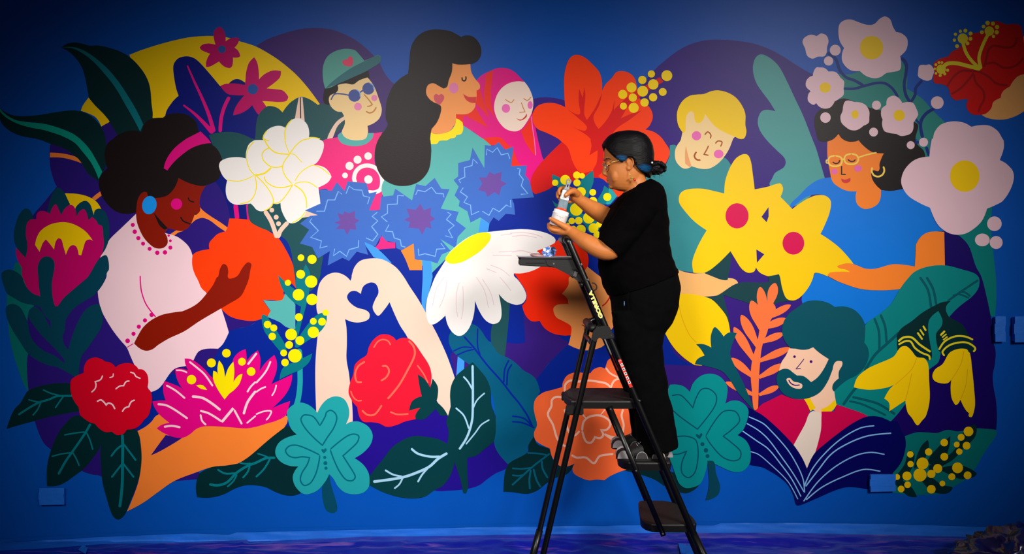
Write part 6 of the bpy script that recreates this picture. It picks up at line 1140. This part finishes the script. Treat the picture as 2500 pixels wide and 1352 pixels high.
blob(bm, P3(1483.5, 402, -.030), (.0135, .0155, .0115)); blob(bm, P3(1483.5, 402, .030), (.0135, .0155, .0115))
# ears
for s in (-1, 1):
    e = [P3(1527, 402, s*.075), P3(1525, 394, s*.079), P3(1530, 388.5, s*.084), P3(1537, 391, s*.088), P3(1540.5, 399, s*.088), P3(1538, 409, s*.085), P3(1532.5, 416, s*.080), P3(1527.5, 417, s*.077), P3(1526, 411, s*.075)]
    tube(bm, smoothpath(e, 3), .0042, 8, 'round'); blob(bm, P3(1532, 402, s*.076), (.013, .006, .024)); blob(bm, P3(1529, 414.5, s*.078), (.0075, .0055, .0075))
    tube(bm, smoothpath([P3(1536, 397, s*.084), P3(1534.5, 405, s*.083), P3(1530, 410, s*.080)], 3), .0028, 6, 'round')
# neck and shoulders
tube(bm, [P3(1548, 425), P3(1549, 440), P3(1552, 455), P3(1556, 472), P3(1560, 490)], [.058, .056, .058, .066, .09], 24, 'round')
blob(bm, P3(1518, 458), (.035, .040, .016))
slices(bm, [(1535, 478, 1592, 455, .09), (1512, 500, 1612, 480, .165), (1500, 530, 1618, 520, .165), (1485, 580, 1620, 580, .155), (1480, 640, 1628, 640, .16), (1486, 690, 1640, 690, .17), (1500, 740, 1645, 740, .17), (1505, 790, 1630, 790, .165)], YC)
# thighs and calves
kn = [(at(1575, 790, 4.11), .085), (at(1575, 860, 4.10), .078), (at(1585, 940, 4.09), .055), (at(1600, 1020, 4.085), .048), (at(1608, 1095, 4.085), .036), (at(1606, 1112, 4.08), .030)]
tube(bm, [k[0] for k in kn], [k[1] for k in kn], 20, 'round')
kf = [(at(1560, 790, 4.27), .085), (at(1550, 860, 4.28), .078), (at(1553, 940, 4.29), .055), (at(1570, 1010, 4.30), .048), (at(1580, 1068, 4.30), .036), (at(1578, 1085, 4.30), .030)]
tube(bm, [k[0] for k in kf], [k[1] for k in kf], 20, 'round')
# near arm
def arm(J):
    pts = smoothpath([j[0] for j in J], 4); R = []
    for i in range(len(J)-1):
        for k in range(4): R.append(J[i][1]+(J[i+1][1]-J[i][1])*k/4)
    R.append(J[-1][1]); tube(bm, pts, R, 22, 'round')
arm([(at(1568, 505, 4.05), .058), (at(1535, 550, 4.02), .055), (at(1500, 600, 4.0), .048), (at(1484, 612, 4.0), .047), (at(1460, 606, 4.01), .0455), (at(1432, 591, 4.03), .040), (at(1410, 577, 4.06), .031), (at(1394, 566, 4.085), .0265), (at(1382, 561, 4.10), .028)])
# near hand: palm under the jar, thumb over its near side, fingers curled under it
tube(bm, [at(1392, 565, 4.092), at(1378, 563, 4.105), at(1364, 561, 4.12), at(1356, 559, 4.125)], [.026, .031, .031, .026], 18, 'round', .80, (0, 0, 1))
tube(bm, smoothpath([at(1386, 557, 4.080), at(1374, 550, 4.070), at(1360, 542, 4.070), at(1349, 536, 4.077), at(1343.5, 533.5, 4.084)], 4), [.018, .0175, .017, .016, .0145, .0135, .013, .013, .0125, .012, .0115, .011, .0108, .0105, .010, .0095, .009], 12, 'round')
def finger(P, r0, r1):
    q = smoothpath(P, 4); n = len(q); tube(bm, q, [r0+(r1-r0)*i/(n-1) for i in range(n)], 10, 'round')
finger([at(1370, 562, 4.092), at(1352, 561, 4.095), at(1342.5, 556, 4.108), at(1340.5, 549, 4.135)], .0105, .0085)
finger([at(1370, 565, 4.115), at(1351, 565, 4.12), at(1341, 557, 4.130), at(1339.5, 547, 4.152)], .0108, .0088)
finger([at(1371, 566, 4.138), at(1353, 567, 4.143), at(1344, 558, 4.152), at(1343, 546, 4.165)], .0102, .0082)
finger([at(1373, 566, 4.158), at(1358, 567, 4.165), at(1350, 560, 4.172), at(1350, 549, 4.178)], .0092, .0072)
# far arm with the brush
arm([(at(1545, 505, 4.33), .055), (at(1510, 525, 4.32), .052), (at(1488, 530, 4.30), .047), (at(1465, 520, 4.27), .045), (at(1445, 508, 4.235), .040), (at(1425, 495, 4.20), .031), (at(1412, 486, 4.18), .027)])
tube(bm, [at(1414, 487, 4.178), at(1406, 478, 4.17), at(1400, 471, 4.165)], [.027, .031, .027], 18, 'round', .85, (0, 1, 0))
tube(bm, smoothpath([at(1408, 474, 4.150), at(1401, 467, 4.128), at(1392, 468, 4.112), at(1385, 473.5, 4.105), at(1380.5, 477.5, 4.106)], 3), [.017, .0165, .016, .0155, .015, .0145, .014, .013, .012, .0115, .011, .0105, .010], 12, 'round')
finger([at(1403, 468, 4.175), at(1391, 460, 4.178), at(1373, 458.5, 4.165), at(1365, 464, 4.150), at(1366, 473, 4.140)], .0108, .0085)
finger([at(1402, 476, 4.185), at(1388, 469, 4.190), at(1369, 466, 4.180), at(1361, 472, 4.165), at(1362, 481, 4.152)], .0108, .0085)
finger([at(1403, 484, 4.188), at(1389, 479, 4.192), at(1374, 476, 4.185), at(1366, 480, 4.172), at(1366, 487, 4.160)], .010, .008)
finger([at(1405, 491, 4.186), at(1395, 492, 4.182), at(1387, 493, 4.172), at(1383, 492, 4.160)], .0095, .0075)
body = link('body', remesh(bm, 0.0030, 6, .6), skinM, per, True)
# nails, mouth line, brows, eyes
def small(name, c, r, m, parent, rot=None, label=None):
    b_ = bmesh.new(); bmesh.ops.create_uvsphere(b_, u_segments=14, v_segments=8, radius=1, matrix=Matrix.Translation(c) @ (rot or Matrix.Identity(4)) @ Matrix.Diagonal((*r, 1)))
    return frombm(name, b_, m, parent, True, label)
nailM = mat('nail', (205, 145, 110), .3, var=.03)
small('nail', at(1345, 533.3, 4.0755), (.0075, .0035, .0055), nailM, body, Matrix.Rotation(.55, 4, 'Y'))
small('nail', at(1382, 475.5, 4.0965), (.0075, .0035, .0055), nailM, body, Matrix.Rotation(-.6, 4, 'Y'))
darkM = mat('brow_hair', (32, 20, 16), .7); lipM = mat('lip', (150, 72, 58), .45, var=.08)
bvh = BVHTree.FromPolygons([v.co.copy() for v in body.data.vertices], [tuple(p.vertices) for p in body.data.polygons])
def onface(px, py, s):
    """point of the face surface at this height and distance along the profile, on side s"""
    q = P3(px, py, s*.3); h = bvh.ray_cast(q, Vector((0, -s, 0)), .3)
    return h[0]+h[1]*.0006 if h[0] else P3(px, py, s*.04)
for s in (-1, 1):
    for nm, pts, rr_ in (('eyebrow', [(1475.3, 391.5), (1477.5, 389.3), (1481, 388.6), (1485, 389.6), (1488.5, 392)], [.0010, .0024, .0026, .0020, .0009]), ('eyelashes', [(1478.2, 403.5), (1480.5, 405.2), (1484, 405.6), (1487.5, 403.8)], [.0008, .0015, .0017, .0010])):
        P = smoothpath([onface(x, y, s) for x, y in pts], 4); n = len(P); R = [rr_[min(int(i/4), len(rr_)-1)] for i in range(n)]
        b_ = bmesh.new(); tube(b_, P, R, 8, 'round'); frombm(nm, b_, darkM, body, True)
b_ = bmesh.new(); tube(b_, smoothpath([P3(1489.5, 440.8, -.025), P3(1483.6, 440.8, -.012), P3(1482.2, 440.8, 0), P3(1483.6, 440.8, .012), P3(1489.5, 440.8, .025)], 5), .0019, 8, 'round'); frombm('mouth_line', b_, lipM, body, True)
# hair
bm = bmesh.new()
HH = [(1528, 324.5, 1546, 324.5, .020), (1510, 327, 1560, 327, .045), (1496, 332, 1570, 332, .062), (1486, 339, 1578, 339, .073), (1479, 348, 1584, 348, .080), (1474.5, 357, 1588, 357, .084), (1472.5, 367, 1590, 368, .087), (1473, 378, 1591, 379, .088), (1474, 390, 1591, 391, .087), (1475, 402, 1590, 403, .085), (1476, 412, 1588, 414, .082), (1480, 420, 1586, 423, .078), (1485, 428, 1583, 431, .073), (1490, 434, 1580, 437, .066)]
rr = []
for i in range((len(HH)-1)*4+1):
    k = min(i//4, len(HH)-2); t = i/4-k; A_, B_, C_, D_ = HH[max(0, k-1)], HH[k], HH[k+1], HH[min(len(HH)-1, k+2)]
    fx, fy, bx, by, hw = [0.5*(2*B_[q]+(C_[q]-A_[q])*t+(2*A_[q]-5*B_[q]+4*C_[q]-D_[q])*t*t+(3*B_[q]-A_[q]-3*C_[q]+D_[q])*t**3) for q in range(5)]
    a = at(fx, fy, YC); b = at(bx, by, YC); rr.append(ell((a+b)/2, (b-a)/2, Vector((0, hw, 0)), 96, 2.15))
loft(bm, rr)
LINE = [(1470, 351), (1476, 357), (1481, 366), (1488, 375), (1495, 383), (1503, 390), (1510, 396), (1519, 398), (1524, 391), (1530, 386), (1538, 389), (1543, 397), (1544, 405), (1548, 410), (1556, 417), (1565, 421), (1574, 424), (1582, 432), (1600, 436)]
def under(co):
    px = CX+co.x*F/YC; py = HOR-(co.z-EYE)*F/YC
    for (a, ya), (b, yb) in zip(LINE, LINE[1:]):
        if a <= px <= b: return py > ya+(yb-ya)*(px-a)/(b-a)
    return px < LINE[0][0] and py > LINE[0][1]
# pull vertices that sit near the hairline onto it, drop what is below
dead = [f for f in bm.faces if under(f.calc_center_median())]
bmesh.ops.delete(bm, geom=dead, context='FACES')
for v in bm.verts:
    a = math.atan2(v.co.y+(WALL_D-YC), v.co.z-1.9); n = (v.co-P3(1535, 385)).normalized()
    v.co += n*(.0016*noise.noise(Vector((v.co.x*14, v.co.y*60, v.co.z*60)))+.0012*noise.noise(v.co*40))
def line_y(px):
    for (a, ya), (b, yb) in zip(LINE, LINE[1:]):
        if a <= px <= b: return ya+(yb-ya)*(px-a)/(b-a)
    return LINE[0][1]
for v in bm.verts:
    if v.is_boundary and v.co.z < at(0, 340, YC).z:
        px = CX+v.co.x*F/YC; v.co.z = EYE-(line_y(px)+.5-HOR)*YC/F
r = bmesh.ops.solidify(bm, geom=bm.faces[:], thickness=.011)
hairM = mat('black_hair', (10, 7, 9), .5, spec=.15, var=.35, vscale=20, bump=.45, bscale=22, streak=(1.2, 9, 9))
def dye(m, spots):
    """blue dyed strands: patches of the hair itself, placed on the head in its side plane"""
    nt = m.node_tree; N = nt.nodes; L = nt.links; b = N['Principled BSDF']; src = b.inputs['Base Color'].links[0].from_socket
    tc = N.new('ShaderNodeTexCoord'); sp = N.new('ShaderNodeSeparateXYZ'); nz = N.new('ShaderNodeTexNoise'); nz.inputs['Scale'].default_value = 55; nz.inputs['Detail'].default_value = 6; mp = N.new('ShaderNodeMapping'); mp.inputs['Scale'].default_value = (.7, 1, 4)
    L.new(tc.outputs['Object'], sp.inputs[0]); L.new(tc.outputs['Object'], mp.inputs[0]); L.new(mp.outputs[0], nz.inputs['Vector'])
    def math_(op, a_, b_=None):
        n = N.new('ShaderNodeMath'); n.operation = op
        for i, q in enumerate((a_, b_)):
            if q is None: continue
            if isinstance(q, (int, float)): n.inputs[i].default_value = q
            else: L.new(q, n.inputs[i])
        return n.outputs[0]
    tot = None
    for c, rx, rz in spots:
        dx = math_('DIVIDE', math_('SUBTRACT', sp.outputs[0], c.x), rx); dz = math_('DIVIDE', math_('SUBTRACT', sp.outputs[2], c.z), rz)
        r2 = math_('ADD', math_('MULTIPLY', dx, dx), math_('MULTIPLY', dz, dz)); v = math_('SUBTRACT', 1.0, r2); n = N.new('ShaderNodeMath'); n.operation = 'MAXIMUM'; L.new(v, n.inputs[0]); n.inputs[1].default_value = 0
        tot = n.outputs[0] if tot is None else math_('ADD', tot, n.outputs[0])
    k = math_('MULTIPLY', tot, math_('MULTIPLY', math_('POWER', nz.outputs['Fac'], 2.0), 4.2)); cl = N.new('ShaderNodeClamp'); L.new(k, cl.inputs[0])
    mx = N.new('ShaderNodeMix'); mx.data_type = 'RGBA'; L.new(cl.outputs[0], mx.inputs[0]); L.new(src, mx.inputs[6]); mx.inputs[7].default_value = (*s2l((6, 66, 108)), 1); L.new(mx.outputs[2], b.inputs['Base Color'])
dye(hairM, [(P3(1511, 391), .034, .020), (P3(1568, 413), .042, .022)])
hair = frombm('hair', bm, hairM, per, True)
# bun of twisted strands
bm = bmesh.new(); cb = P3(1601, 410)
blob(bm, cb, (.034, .036, .030), 20)
random.seed(5)
for k in range(16):
    a0 = random.uniform(0, 6.28); q = cb+Vector((math.cos(a0)*.030+.002, random.uniform(-.030, .018), math.sin(a0)*.026)); blob(bm, q, random.uniform(.010, .016), 12)
for k in range(9):
    a0 = k*math.pi*2/9; P = []
    for j in range(14):
        t = j/13*math.pi*1.35+a0; R_ = .040-.012*math.sin(j/13*math.pi)
        P.append(cb+Vector((math.cos(t)*R_*.95+.002*k-.008, (.030-.0075*k)*1.0, math.sin(t)*R_*.75)))
    tube(bm, P, [.004+.008*math.sin(math.pi*j/13) for j in range(14)], 10, 'round')
tube(bm, [P3(1580, 402), P3(1590, 406), cb], [.030, .026, .026], 16, 'round')
me = remesh(bm, .0024, 1, .4)
crumple(me, lambda c: .0035*noise.noise(c*70)+.002*noise.noise(c*170))
link('hair_bun', me, hairM, per, True)
bm = bmesh.new()
for k in range(26):
    random.seed(k); s = P3(1585+random.random()*30, 415+random.random()*14, (random.random()-.5)*.05)
    d = Vector((random.uniform(-.3, .9), random.uniform(-.4, .4), random.uniform(-1, -.1)))*.022
    tube(bm, smoothpath([s, s+d*.5+Vector((.002, 0, 0)), s+d], 3), .00035, 4)
frombm('loose_strands', bm, hairM, per)
small('pearl_pin', P3(1586.5, 400, -.066), (.0052, .0052, .0052), mat('pearl', (235, 235, 238), .15, var=.02), per, label='small white pearl hair pin')
# earring
bm = bmesh.new(); tube(bm, smoothpath([P3(1530, 417, -.083), P3(1531.5, 425, -.088), P3(1532, 432, -.090)], 4), .0008, 6)
er = frombm('earring', bm, mat('gold_wire', (230, 190, 110), .25, 1.0, var=.02), per, True)
small('green_leaf', P3(1536, 437.5, -.092), (.0085, .003, .0042), mat('earring_green', (120, 140, 30), .4), er, Matrix.Rotation(-.2, 4, 'Y'), 'green top of the earring')
small('red_drop', P3(1542.5, 441.5, -.092), (.0085, .004, .0055), mat('earring_red', (200, 25, 20), .35), er, Matrix.Rotation(.75, 4, 'Y'), 'red drop of the earring')
# glasses
gold = mat('gold_frame', (245, 200, 120), .22, 1.0, var=.02)
gl = None
for s in (-1, 1):
    P = []
    for k in range(24):
        a = 2*math.pi*k/24; yy = math.cos(a); zz_ = math.sin(a)
        rz = .021 if zz_ < 0 else .015; ry = .024 if zz_ > 0 else .021
        px = 1473.5+2.2*abs(1)+(-zz_)*4.8 + (4.2 if s*yy > 0 else 0)*abs(yy)
        P.append(P3(px, 407-zz_*rz/.00202, s*.031+yy*ry))
    P.append(P[0]); P.append(P[1]); bm = bmesh.new(); tube(bm, P, .0021, 8)
    o = frombm('glasses' if gl is None else 'rim', bm, gold, per if gl is None else gl, True)
    if gl is None: gl = o
    gm = mat('lens_glass', (250, 252, 252), .03, var=.0, trans=1.0); bm = bmesh.new(); cpt = sum(P[:24], Vector())/24
    vs_ = [bm.verts.new(p) for p in P[:24]]; cv = bm.verts.new(cpt+Vector((-.001, 0, 0)))
    for k in range(24): bm.faces.new((vs_[k], vs_[(k+1) % 24], cv))
    r = bmesh.ops.solidify(bm, geom=bm.faces[:], thickness=.0012); frombm('lens', bm, gm, gl, True)
    bm = bmesh.new(); tube(bm, smoothpath([P3(1479.5, 402.5, s*.056), P3(1485, 400.5, s*.070), P3(1500, 396.5, s*.0775), P3(1520, 391, s*.0815), P3(1530, 388.5, s*.082)], 4), .0012, 8); frombm('temple', bm, gold, gl, True)
bm = bmesh.new(); tube(bm, smoothpath([P3(1473.5, 401.5, -.009), P3(1472, 400, 0), P3(1473.5, 401.5, .009)], 4), .0012, 8); frombm('bridge', bm, gold, gl, True)
bm = bmesh.new(); tube(bm, [P3(1472.5, 398.5, -.040), P3(1471.5, 398, 0), P3(1472.5, 398.5, .040)], .0011, 8); frombm('brow_bar', bm, gold, gl, True)

# shirt
shirtM = mat('black_shirt', (4, 3, 4), .95, spec=.04, var=.25, vscale=25, bump=.5, bscale=14)
pantM = mat('black_trousers', (5, 5, 6), .95, spec=.05, var=.3, vscale=30, bump=.5, bscale=16)
bm = bmesh.new()
slices(bm, [(1528, 468.5, 1588, 435.5, .066), (1520, 473, 1597, 440, .095), (1510, 481, 1608, 447, .140), (1500, 492, 1617, 458, .172), (1492, 508, 1624, 478, .190), (1478, 532, 1627.5, 510, .196), (1466, 558, 1630, 545, .190), (1459.5, 590, 1632, 590, .186), (1460, 632, 1639, 628, .188), (1465, 672, 1648, 648, .196), (1474, 700, 1653, 657, .200), (1487, 722, 1653, 664, .200)], YC, 2.35, 40)
def sleeve(P, R): tube(bm, P, R, 26)
sleeve([at(1585, 475, 4.10), at(1568, 500, 4.045), at(1540, 540, 4.02), at(1512, 577, 4.005), at(1485, 606, 4.0)], [.075, .084, .080, .073, .068])
sleeve([at(1570, 480, 4.30), at(1545, 500, 4.33), at(1512, 525, 4.32), at(1492, 533, 4.305)], [.075, .078, .068, .060])
me = remesh(bm, .005, 3, .6)
crumple(me, lambda c: (noise.noise(Vector((c.x*9+c.z*5, c.y*7, c.z*16-c.x*6)))*.006+noise.noise(Vector((c.x*22, c.y*14, c.z*30)))*.0028)*(1 if c.z < 1.86 else .35))
link('shirt', me, shirtM, per, True)
# trousers
bm = bmesh.new()
slices(bm, [(1484, 700, 1648, 652, .176), (1487, 716, 1655, 675, .190), (1490, 735, 1658, 705, .196), (1493, 762, 1654, 745, .196), (1496, 790, 1638, 785, .188), (1505, 815, 1620, 812, .170)], YC, 2.3, 40)
def leg(S, d):
    rr = []
    for fx, fy, bx, by, hw in S:
        a = at(fx, fy, d); b = at(bx, by, d); rr.append(ell((a+b)/2, (b-a)/2, Vector((0, hw, 0)), 32, 2.2))
    loft(bm, rr)
leg([(1492, 760, 1646, 755, .090), (1499, 805, 1622, 800, .095), (1506, 850, 1617, 845, .092), (1519, 900, 1622, 895, .086), (1534, 950, 1630, 945, .082), (1545, 1000, 1639, 995, .082), (1552, 1050, 1650, 1045, .084), (1556, 1103, 1656, 1088, .086)], 4.10)
leg([(1495, 760, 1640, 755, .090), (1498, 805, 1605, 800, .095), (1503, 850, 1590, 845, .092), (1512, 900, 1595, 895, .086), (1522, 950, 1605, 945, .082), (1534, 1000, 1615, 995, .080), (1540, 1040, 1622, 1030, .080), (1543, 1068, 1628, 1060, .080)], 4.28)
me = remesh(bm, .005, 3, .6)
crumple(me, lambda c: noise.noise(Vector((c.x*8+c.z*4, c.y*8, c.z*13-c.x*9)))*.006+noise.noise(Vector((c.x*20, c.y*16, c.z*24)))*.003)
tr_ = link('trousers', me, pantM, per, True)
bm = bmesh.new(); P = smoothpath([at(1535, 712, 3.985), at(1532, 735, 3.984), at(1538, 752, 3.985)], 5); tube(bm, P, .002, 6); frombm('pocket_seam', bm, pantM, tr_, True)
bm = bmesh.new(); blob(bm, at(1524, 741, 3.985), (.0022, .004, .012), 10); frombm('paint_mark', bm, mat('blue_paint_mark', (90, 140, 190), .6), tr_, True, 'small blue paint mark on the trousers')
# shoes
soleM = mat('shoe_sole', (20, 19, 20), .6); upM = mat('shoe_upper', (16, 15, 17), .7, bump=.3, bscale=200); lightM = mat('shoe_light_suede', (150, 142, 144), .8, var=.15, vscale=80); greyM = mat('shoe_grey_suede', (58, 54, 56), .8, var=.15, vscale=80); creamM = mat('shoe_cream_panel', (205, 190, 150), .7, var=.1); trimM = mat('shoe_white_piping', (165, 165, 170), .5)
def shoe(toe_x, heel_x, z0, yc, face):
    L_ = heel_x-toe_x; bm = bmesh.new(); rr = []
    for k, (t, w, h_) in enumerate([(0, .018, .016), (.03, .032, .030), (.10, .042, .040), (.22, .047, .046), (.38, .045, .062), (.55, .040, .080), (.70, .036, .092), (.85, .035, .095), (.96, .030, .085), (1.0, .018, .055)]):
        x = toe_x+L_*t; c = Vector((x, yc, z0+.012+h_/2-.006)); rr.append(ell(c, Vector((0, w, 0)), Vector((0, 0, h_/2)), 24, 2.5))
    loft(bm, rr); me = bpy.data.meshes.new('shoe'); bmesh.ops.recalc_face_normals(bm, faces=bm.faces); bm.to_mesh(me); bm.free()
    sh = link('shoe', me, upM, per, True)
    bm = bmesh.new(); n = 28; out = []
    for k in range(n):
        a = 2*math.pi*k/n; cx_ = (toe_x+heel_x)/2; w = .047 if math.cos(a) < 0 else .040
        out.append((cx_+math.copysign(abs(math.cos(a))**.7, math.cos(a))*L_*.51, yc+math.copysign(abs(math.sin(a))**.8, math.sin(a))*w))
    a = [bm.verts.new((x, y, z0)) for x, y in out]; b = [bm.verts.new((x, y, z0+.014)) for x, y in out]
    bm.faces.new(a[::-1]); bm.faces.new(b)
    for k in range(n): bm.faces.new((a[k], a[(k+1) % n], b[(k+1) % n], b[k]))
    frombm('sole', bm, soleM, sh)
    def dome(t, half, h_, m, side, nm='side_panel', cut=None):
        bm = bmesh.new(); x = toe_x+L_*t; ys = yc+side*.046; V = []
        pts = [(math.cos(q)*half, math.sin(q)*h_) for q in [math.pi*i/14 for i in range(15)]]
        if cut is not None: pts = [p for p in pts if (p[0] > cut*half if cut >= -1 else True)]
        for dy in (0, .006): V.append([bm.verts.new((x+px_, ys-side*dy+side*.0035-side*.12*max(0, abs(t-.45)-.3)*1.0, z0+.010+pz)) for px_, pz in pts])
        bm.faces.new(V[0]); bm.faces.new(V[1][::-1]); m_ = len(pts)
        for k in range(m_): bm.faces.new((V[0][k], V[1][k], V[1][(k+1) % m_], V[0][(k+1) % m_]))
        return frombm(nm, bm, m, sh)
    for side in (-1, 1):
        dome(.12, .030, .038, lightM, side); dome(.20, .028, .040, greyM, side, cut=.0)
        dome(.46, .0275, .034, trimM, side); 
        d = dome(.46, .0255, .032, greyM, side); 
        for v in d.data.vertices: v.co.y += side*.0012
        dome(.78, .031, .040, trimM, side); d = dome(.78, .029, .038, greyM, side)
        for v in d.data.vertices: v.co.y += side*.0012
        d = dome(.78, .029, .038, creamM, side, cut=.35)
        for v in d.data.vertices: v.co.y += side*.0020
        dome(.985, .020, .036, lightM, side)
    for k in range(7):
        bm = bmesh.new(); tt = .36+.03*k; c = Vector((toe_x+L_*tt, yc, z0+.058+.0075*k)); box(bm, (c.x-.0028, yc-.022, c.z), (c.x+.0028, yc+.022, c.z+.004), .001); frombm('lace', bm, trimM, sh)
    return sh
zs = n_(1590, 1130).z+.0016
a = at(1505, 1118, 4.075); b = at(1633, 1118, 4.075); shoe(a.x, b.x, zs, 4.078-WALL_D, -1)
a = at(1493, 1090, 4.29); b = at(1612, 1090, 4.29); shoe(a.x, b.x, zs, 4.285-WALL_D, -1)

# ------------------------------------------------------------------ jar and brush
jb = at(1359, 552.5, 4.13); jt = at(1371.5, 514, 4.13); ja = (jt-jb).normalized()
jar = empty('paint_jar', jb, 'white paint jar held in the hand below the brush', 'jar')
def lathe(bm, prof, o, ax, seg=36):
    u = Vector((0, 1, 0)); v = ax.cross(u).normalized()
    R = [[bm.verts.new(o+ax*h_+(u*math.cos(2*math.pi*k/seg)+v*math.sin(2*math.pi*k/seg))*r_) for k in range(seg)] for r_, h_ in prof]
    for a_, b_ in zip(R, R[1:]):
        for k in range(seg): bm.faces.new((a_[k], a_[(k+1) % seg], b_[(k+1) % seg], b_[k]))
    bm.faces.new(R[0][::-1]); bm.faces.new(R[-1])
Hj = (jt-jb).length
bm = bmesh.new(); lathe(bm, [(.034, 0), (.0385, .003), (.0385, Hj*.74), (.0402, Hj*.76), (.0402, Hj*.80), (.0378, Hj*.82), (.0375, Hj*.98), (.0345, Hj), (.0325, Hj), (.032, Hj*.85)], jb, ja)
frombm('jar_body', bm, mat('white_jar_plastic', (240, 236, 236), .35, var=.03), jar, True)
bm = bmesh.new(); lathe(bm, [(.0325, Hj*.955), (.0350, Hj*.995), (.0345, Hj*1.012), (.031, Hj*1.014), (.028, Hj*.93)], jb, ja, 30)
for v in bm.verts: v.co += ja*.002*noise.noise(v.co*90)
frombm('wet_paint', bm, mat('wet_orange_paint', (245, 62, 20), .2, var=.1), jar, True, 'orange red paint around the rim')
side = Vector((0, -1, 0)); vx = ja.cross(side).normalized(); vx = -vx if vx.x < 0 else vx
def lab(t, h_, w, hh, m, name='print'):
    V = []; 
    for k in range(7):
        a_ = (t-w/2+w*k/6)/.0388
        for s_ in (0, 1): V.append(jb+ja*(h_+hh*s_)+vx*math.sin(a_)*.0389+side*math.cos(a_)*.0389)
    return raw(name, V, [(2*k, 2*k+1, 2*k+3, 2*k+2) for k in range(6)], m, jar)
for t, h_, w in ((-.014, Hj*.60, .008), (.001, Hj*.585, .010), (.013, Hj*.575, .010)): lab(t, h_, w, .0014, mat('print_grey', (70, 70, 75), .6))
for t, h_, w in ((.004, Hj*.50, .018), (.008, Hj*.44, .020)): lab(t, h_, w, .0008, mat('print_pale', (170, 165, 170), .6))
lab(.014, Hj*.30, .008, .0035, blk)
bt = at(1389, 441, 4.13); bb = at(1370, 516, 4.13); ba = (bt-bb).normalized(); bx = ba.cross(Vector((0, 1, 0))).normalized(); bx = bx if bx.x > 0 else -bx
brush = empty('paint_brush', bb, 'flat paint brush with a pale handle held over the jar', 'brush'); BL = (bt-bb).length
def flat(bm, prof, th):
    rings = [ell(bb+ba*h_, bx*w, Vector((0, th, 0)), 24, 3.0) for w, h_ in prof]; loft(bm, rings)
bm = bmesh.new(); flat(bm, [(.018, .0), (.023, .006), (.0235, .03), (.0215, .064)], .009)
for v in bm.verts: v.co += bx*.001*noise.noise(v.co*200)
frombm('bristles', bm, mat('grey_bristles', (120, 138, 150), .6, var=.35, vscale=90, bump=.8, bscale=60, streak=(12, 12, 1)), brush, True)
bm = bmesh.new(); flat(bm, [(.0205, -.002), (.0240, .006), (.0243, .012), (.0238, .016)], .0098); frombm('paint_on_bristles', bm, mat('wet_orange_paint', (245, 62, 20), .2), brush, True, 'orange red paint on the bristle tips')
bm = bmesh.new(); flat(bm, [(.0215, .058), (.0220, .060), (.0215, .080), (.0205, .102), (.0195, .104)], .0105); frombm('ferrule', bm, mat('pale_ferrule', (225, 220, 222), .3, .3), brush, False)
bm = bmesh.new(); flat(bm, [(.0222, .060), (.0226, .062), (.0224, .068), (.0220, .070)], .0112); frombm('ferrule_band', bm, mat('white_band', (245, 243, 240), .4), brush, False)
hl = BL
bm = bmesh.new(); flat(bm, [(.0190, .100), (.0150, .112), (.0105, .122), (.0095, .135), (.0115, hl-.016), (.0120, hl-.010)], .0085); frombm('handle', bm, mat('handle_grey', (140, 142, 148), .4), brush, True)
bm = bmesh.new(); hc = bb+ba*(hl-.004); P = [hc+bx*math.cos(a)*.0095+ba*math.sin(a)*.0095 for a in [2*math.pi*k/20 for k in range(22)]]; tube(bm, P, .0042, 10); frombm('handle_ring', bm, mat('handle_grey', (140, 142, 148), .4), brush, True)
bm = bmesh.new(); flat(bm, [(.0040, .122), (.0055, .130), (.0055, hl-.024), (.004, hl-.018)], .0092); frombm('handle_inlay', bm, mat('handle_blue', (52, 92, 150), .4), brush, True, 'blue inlay of the handle')
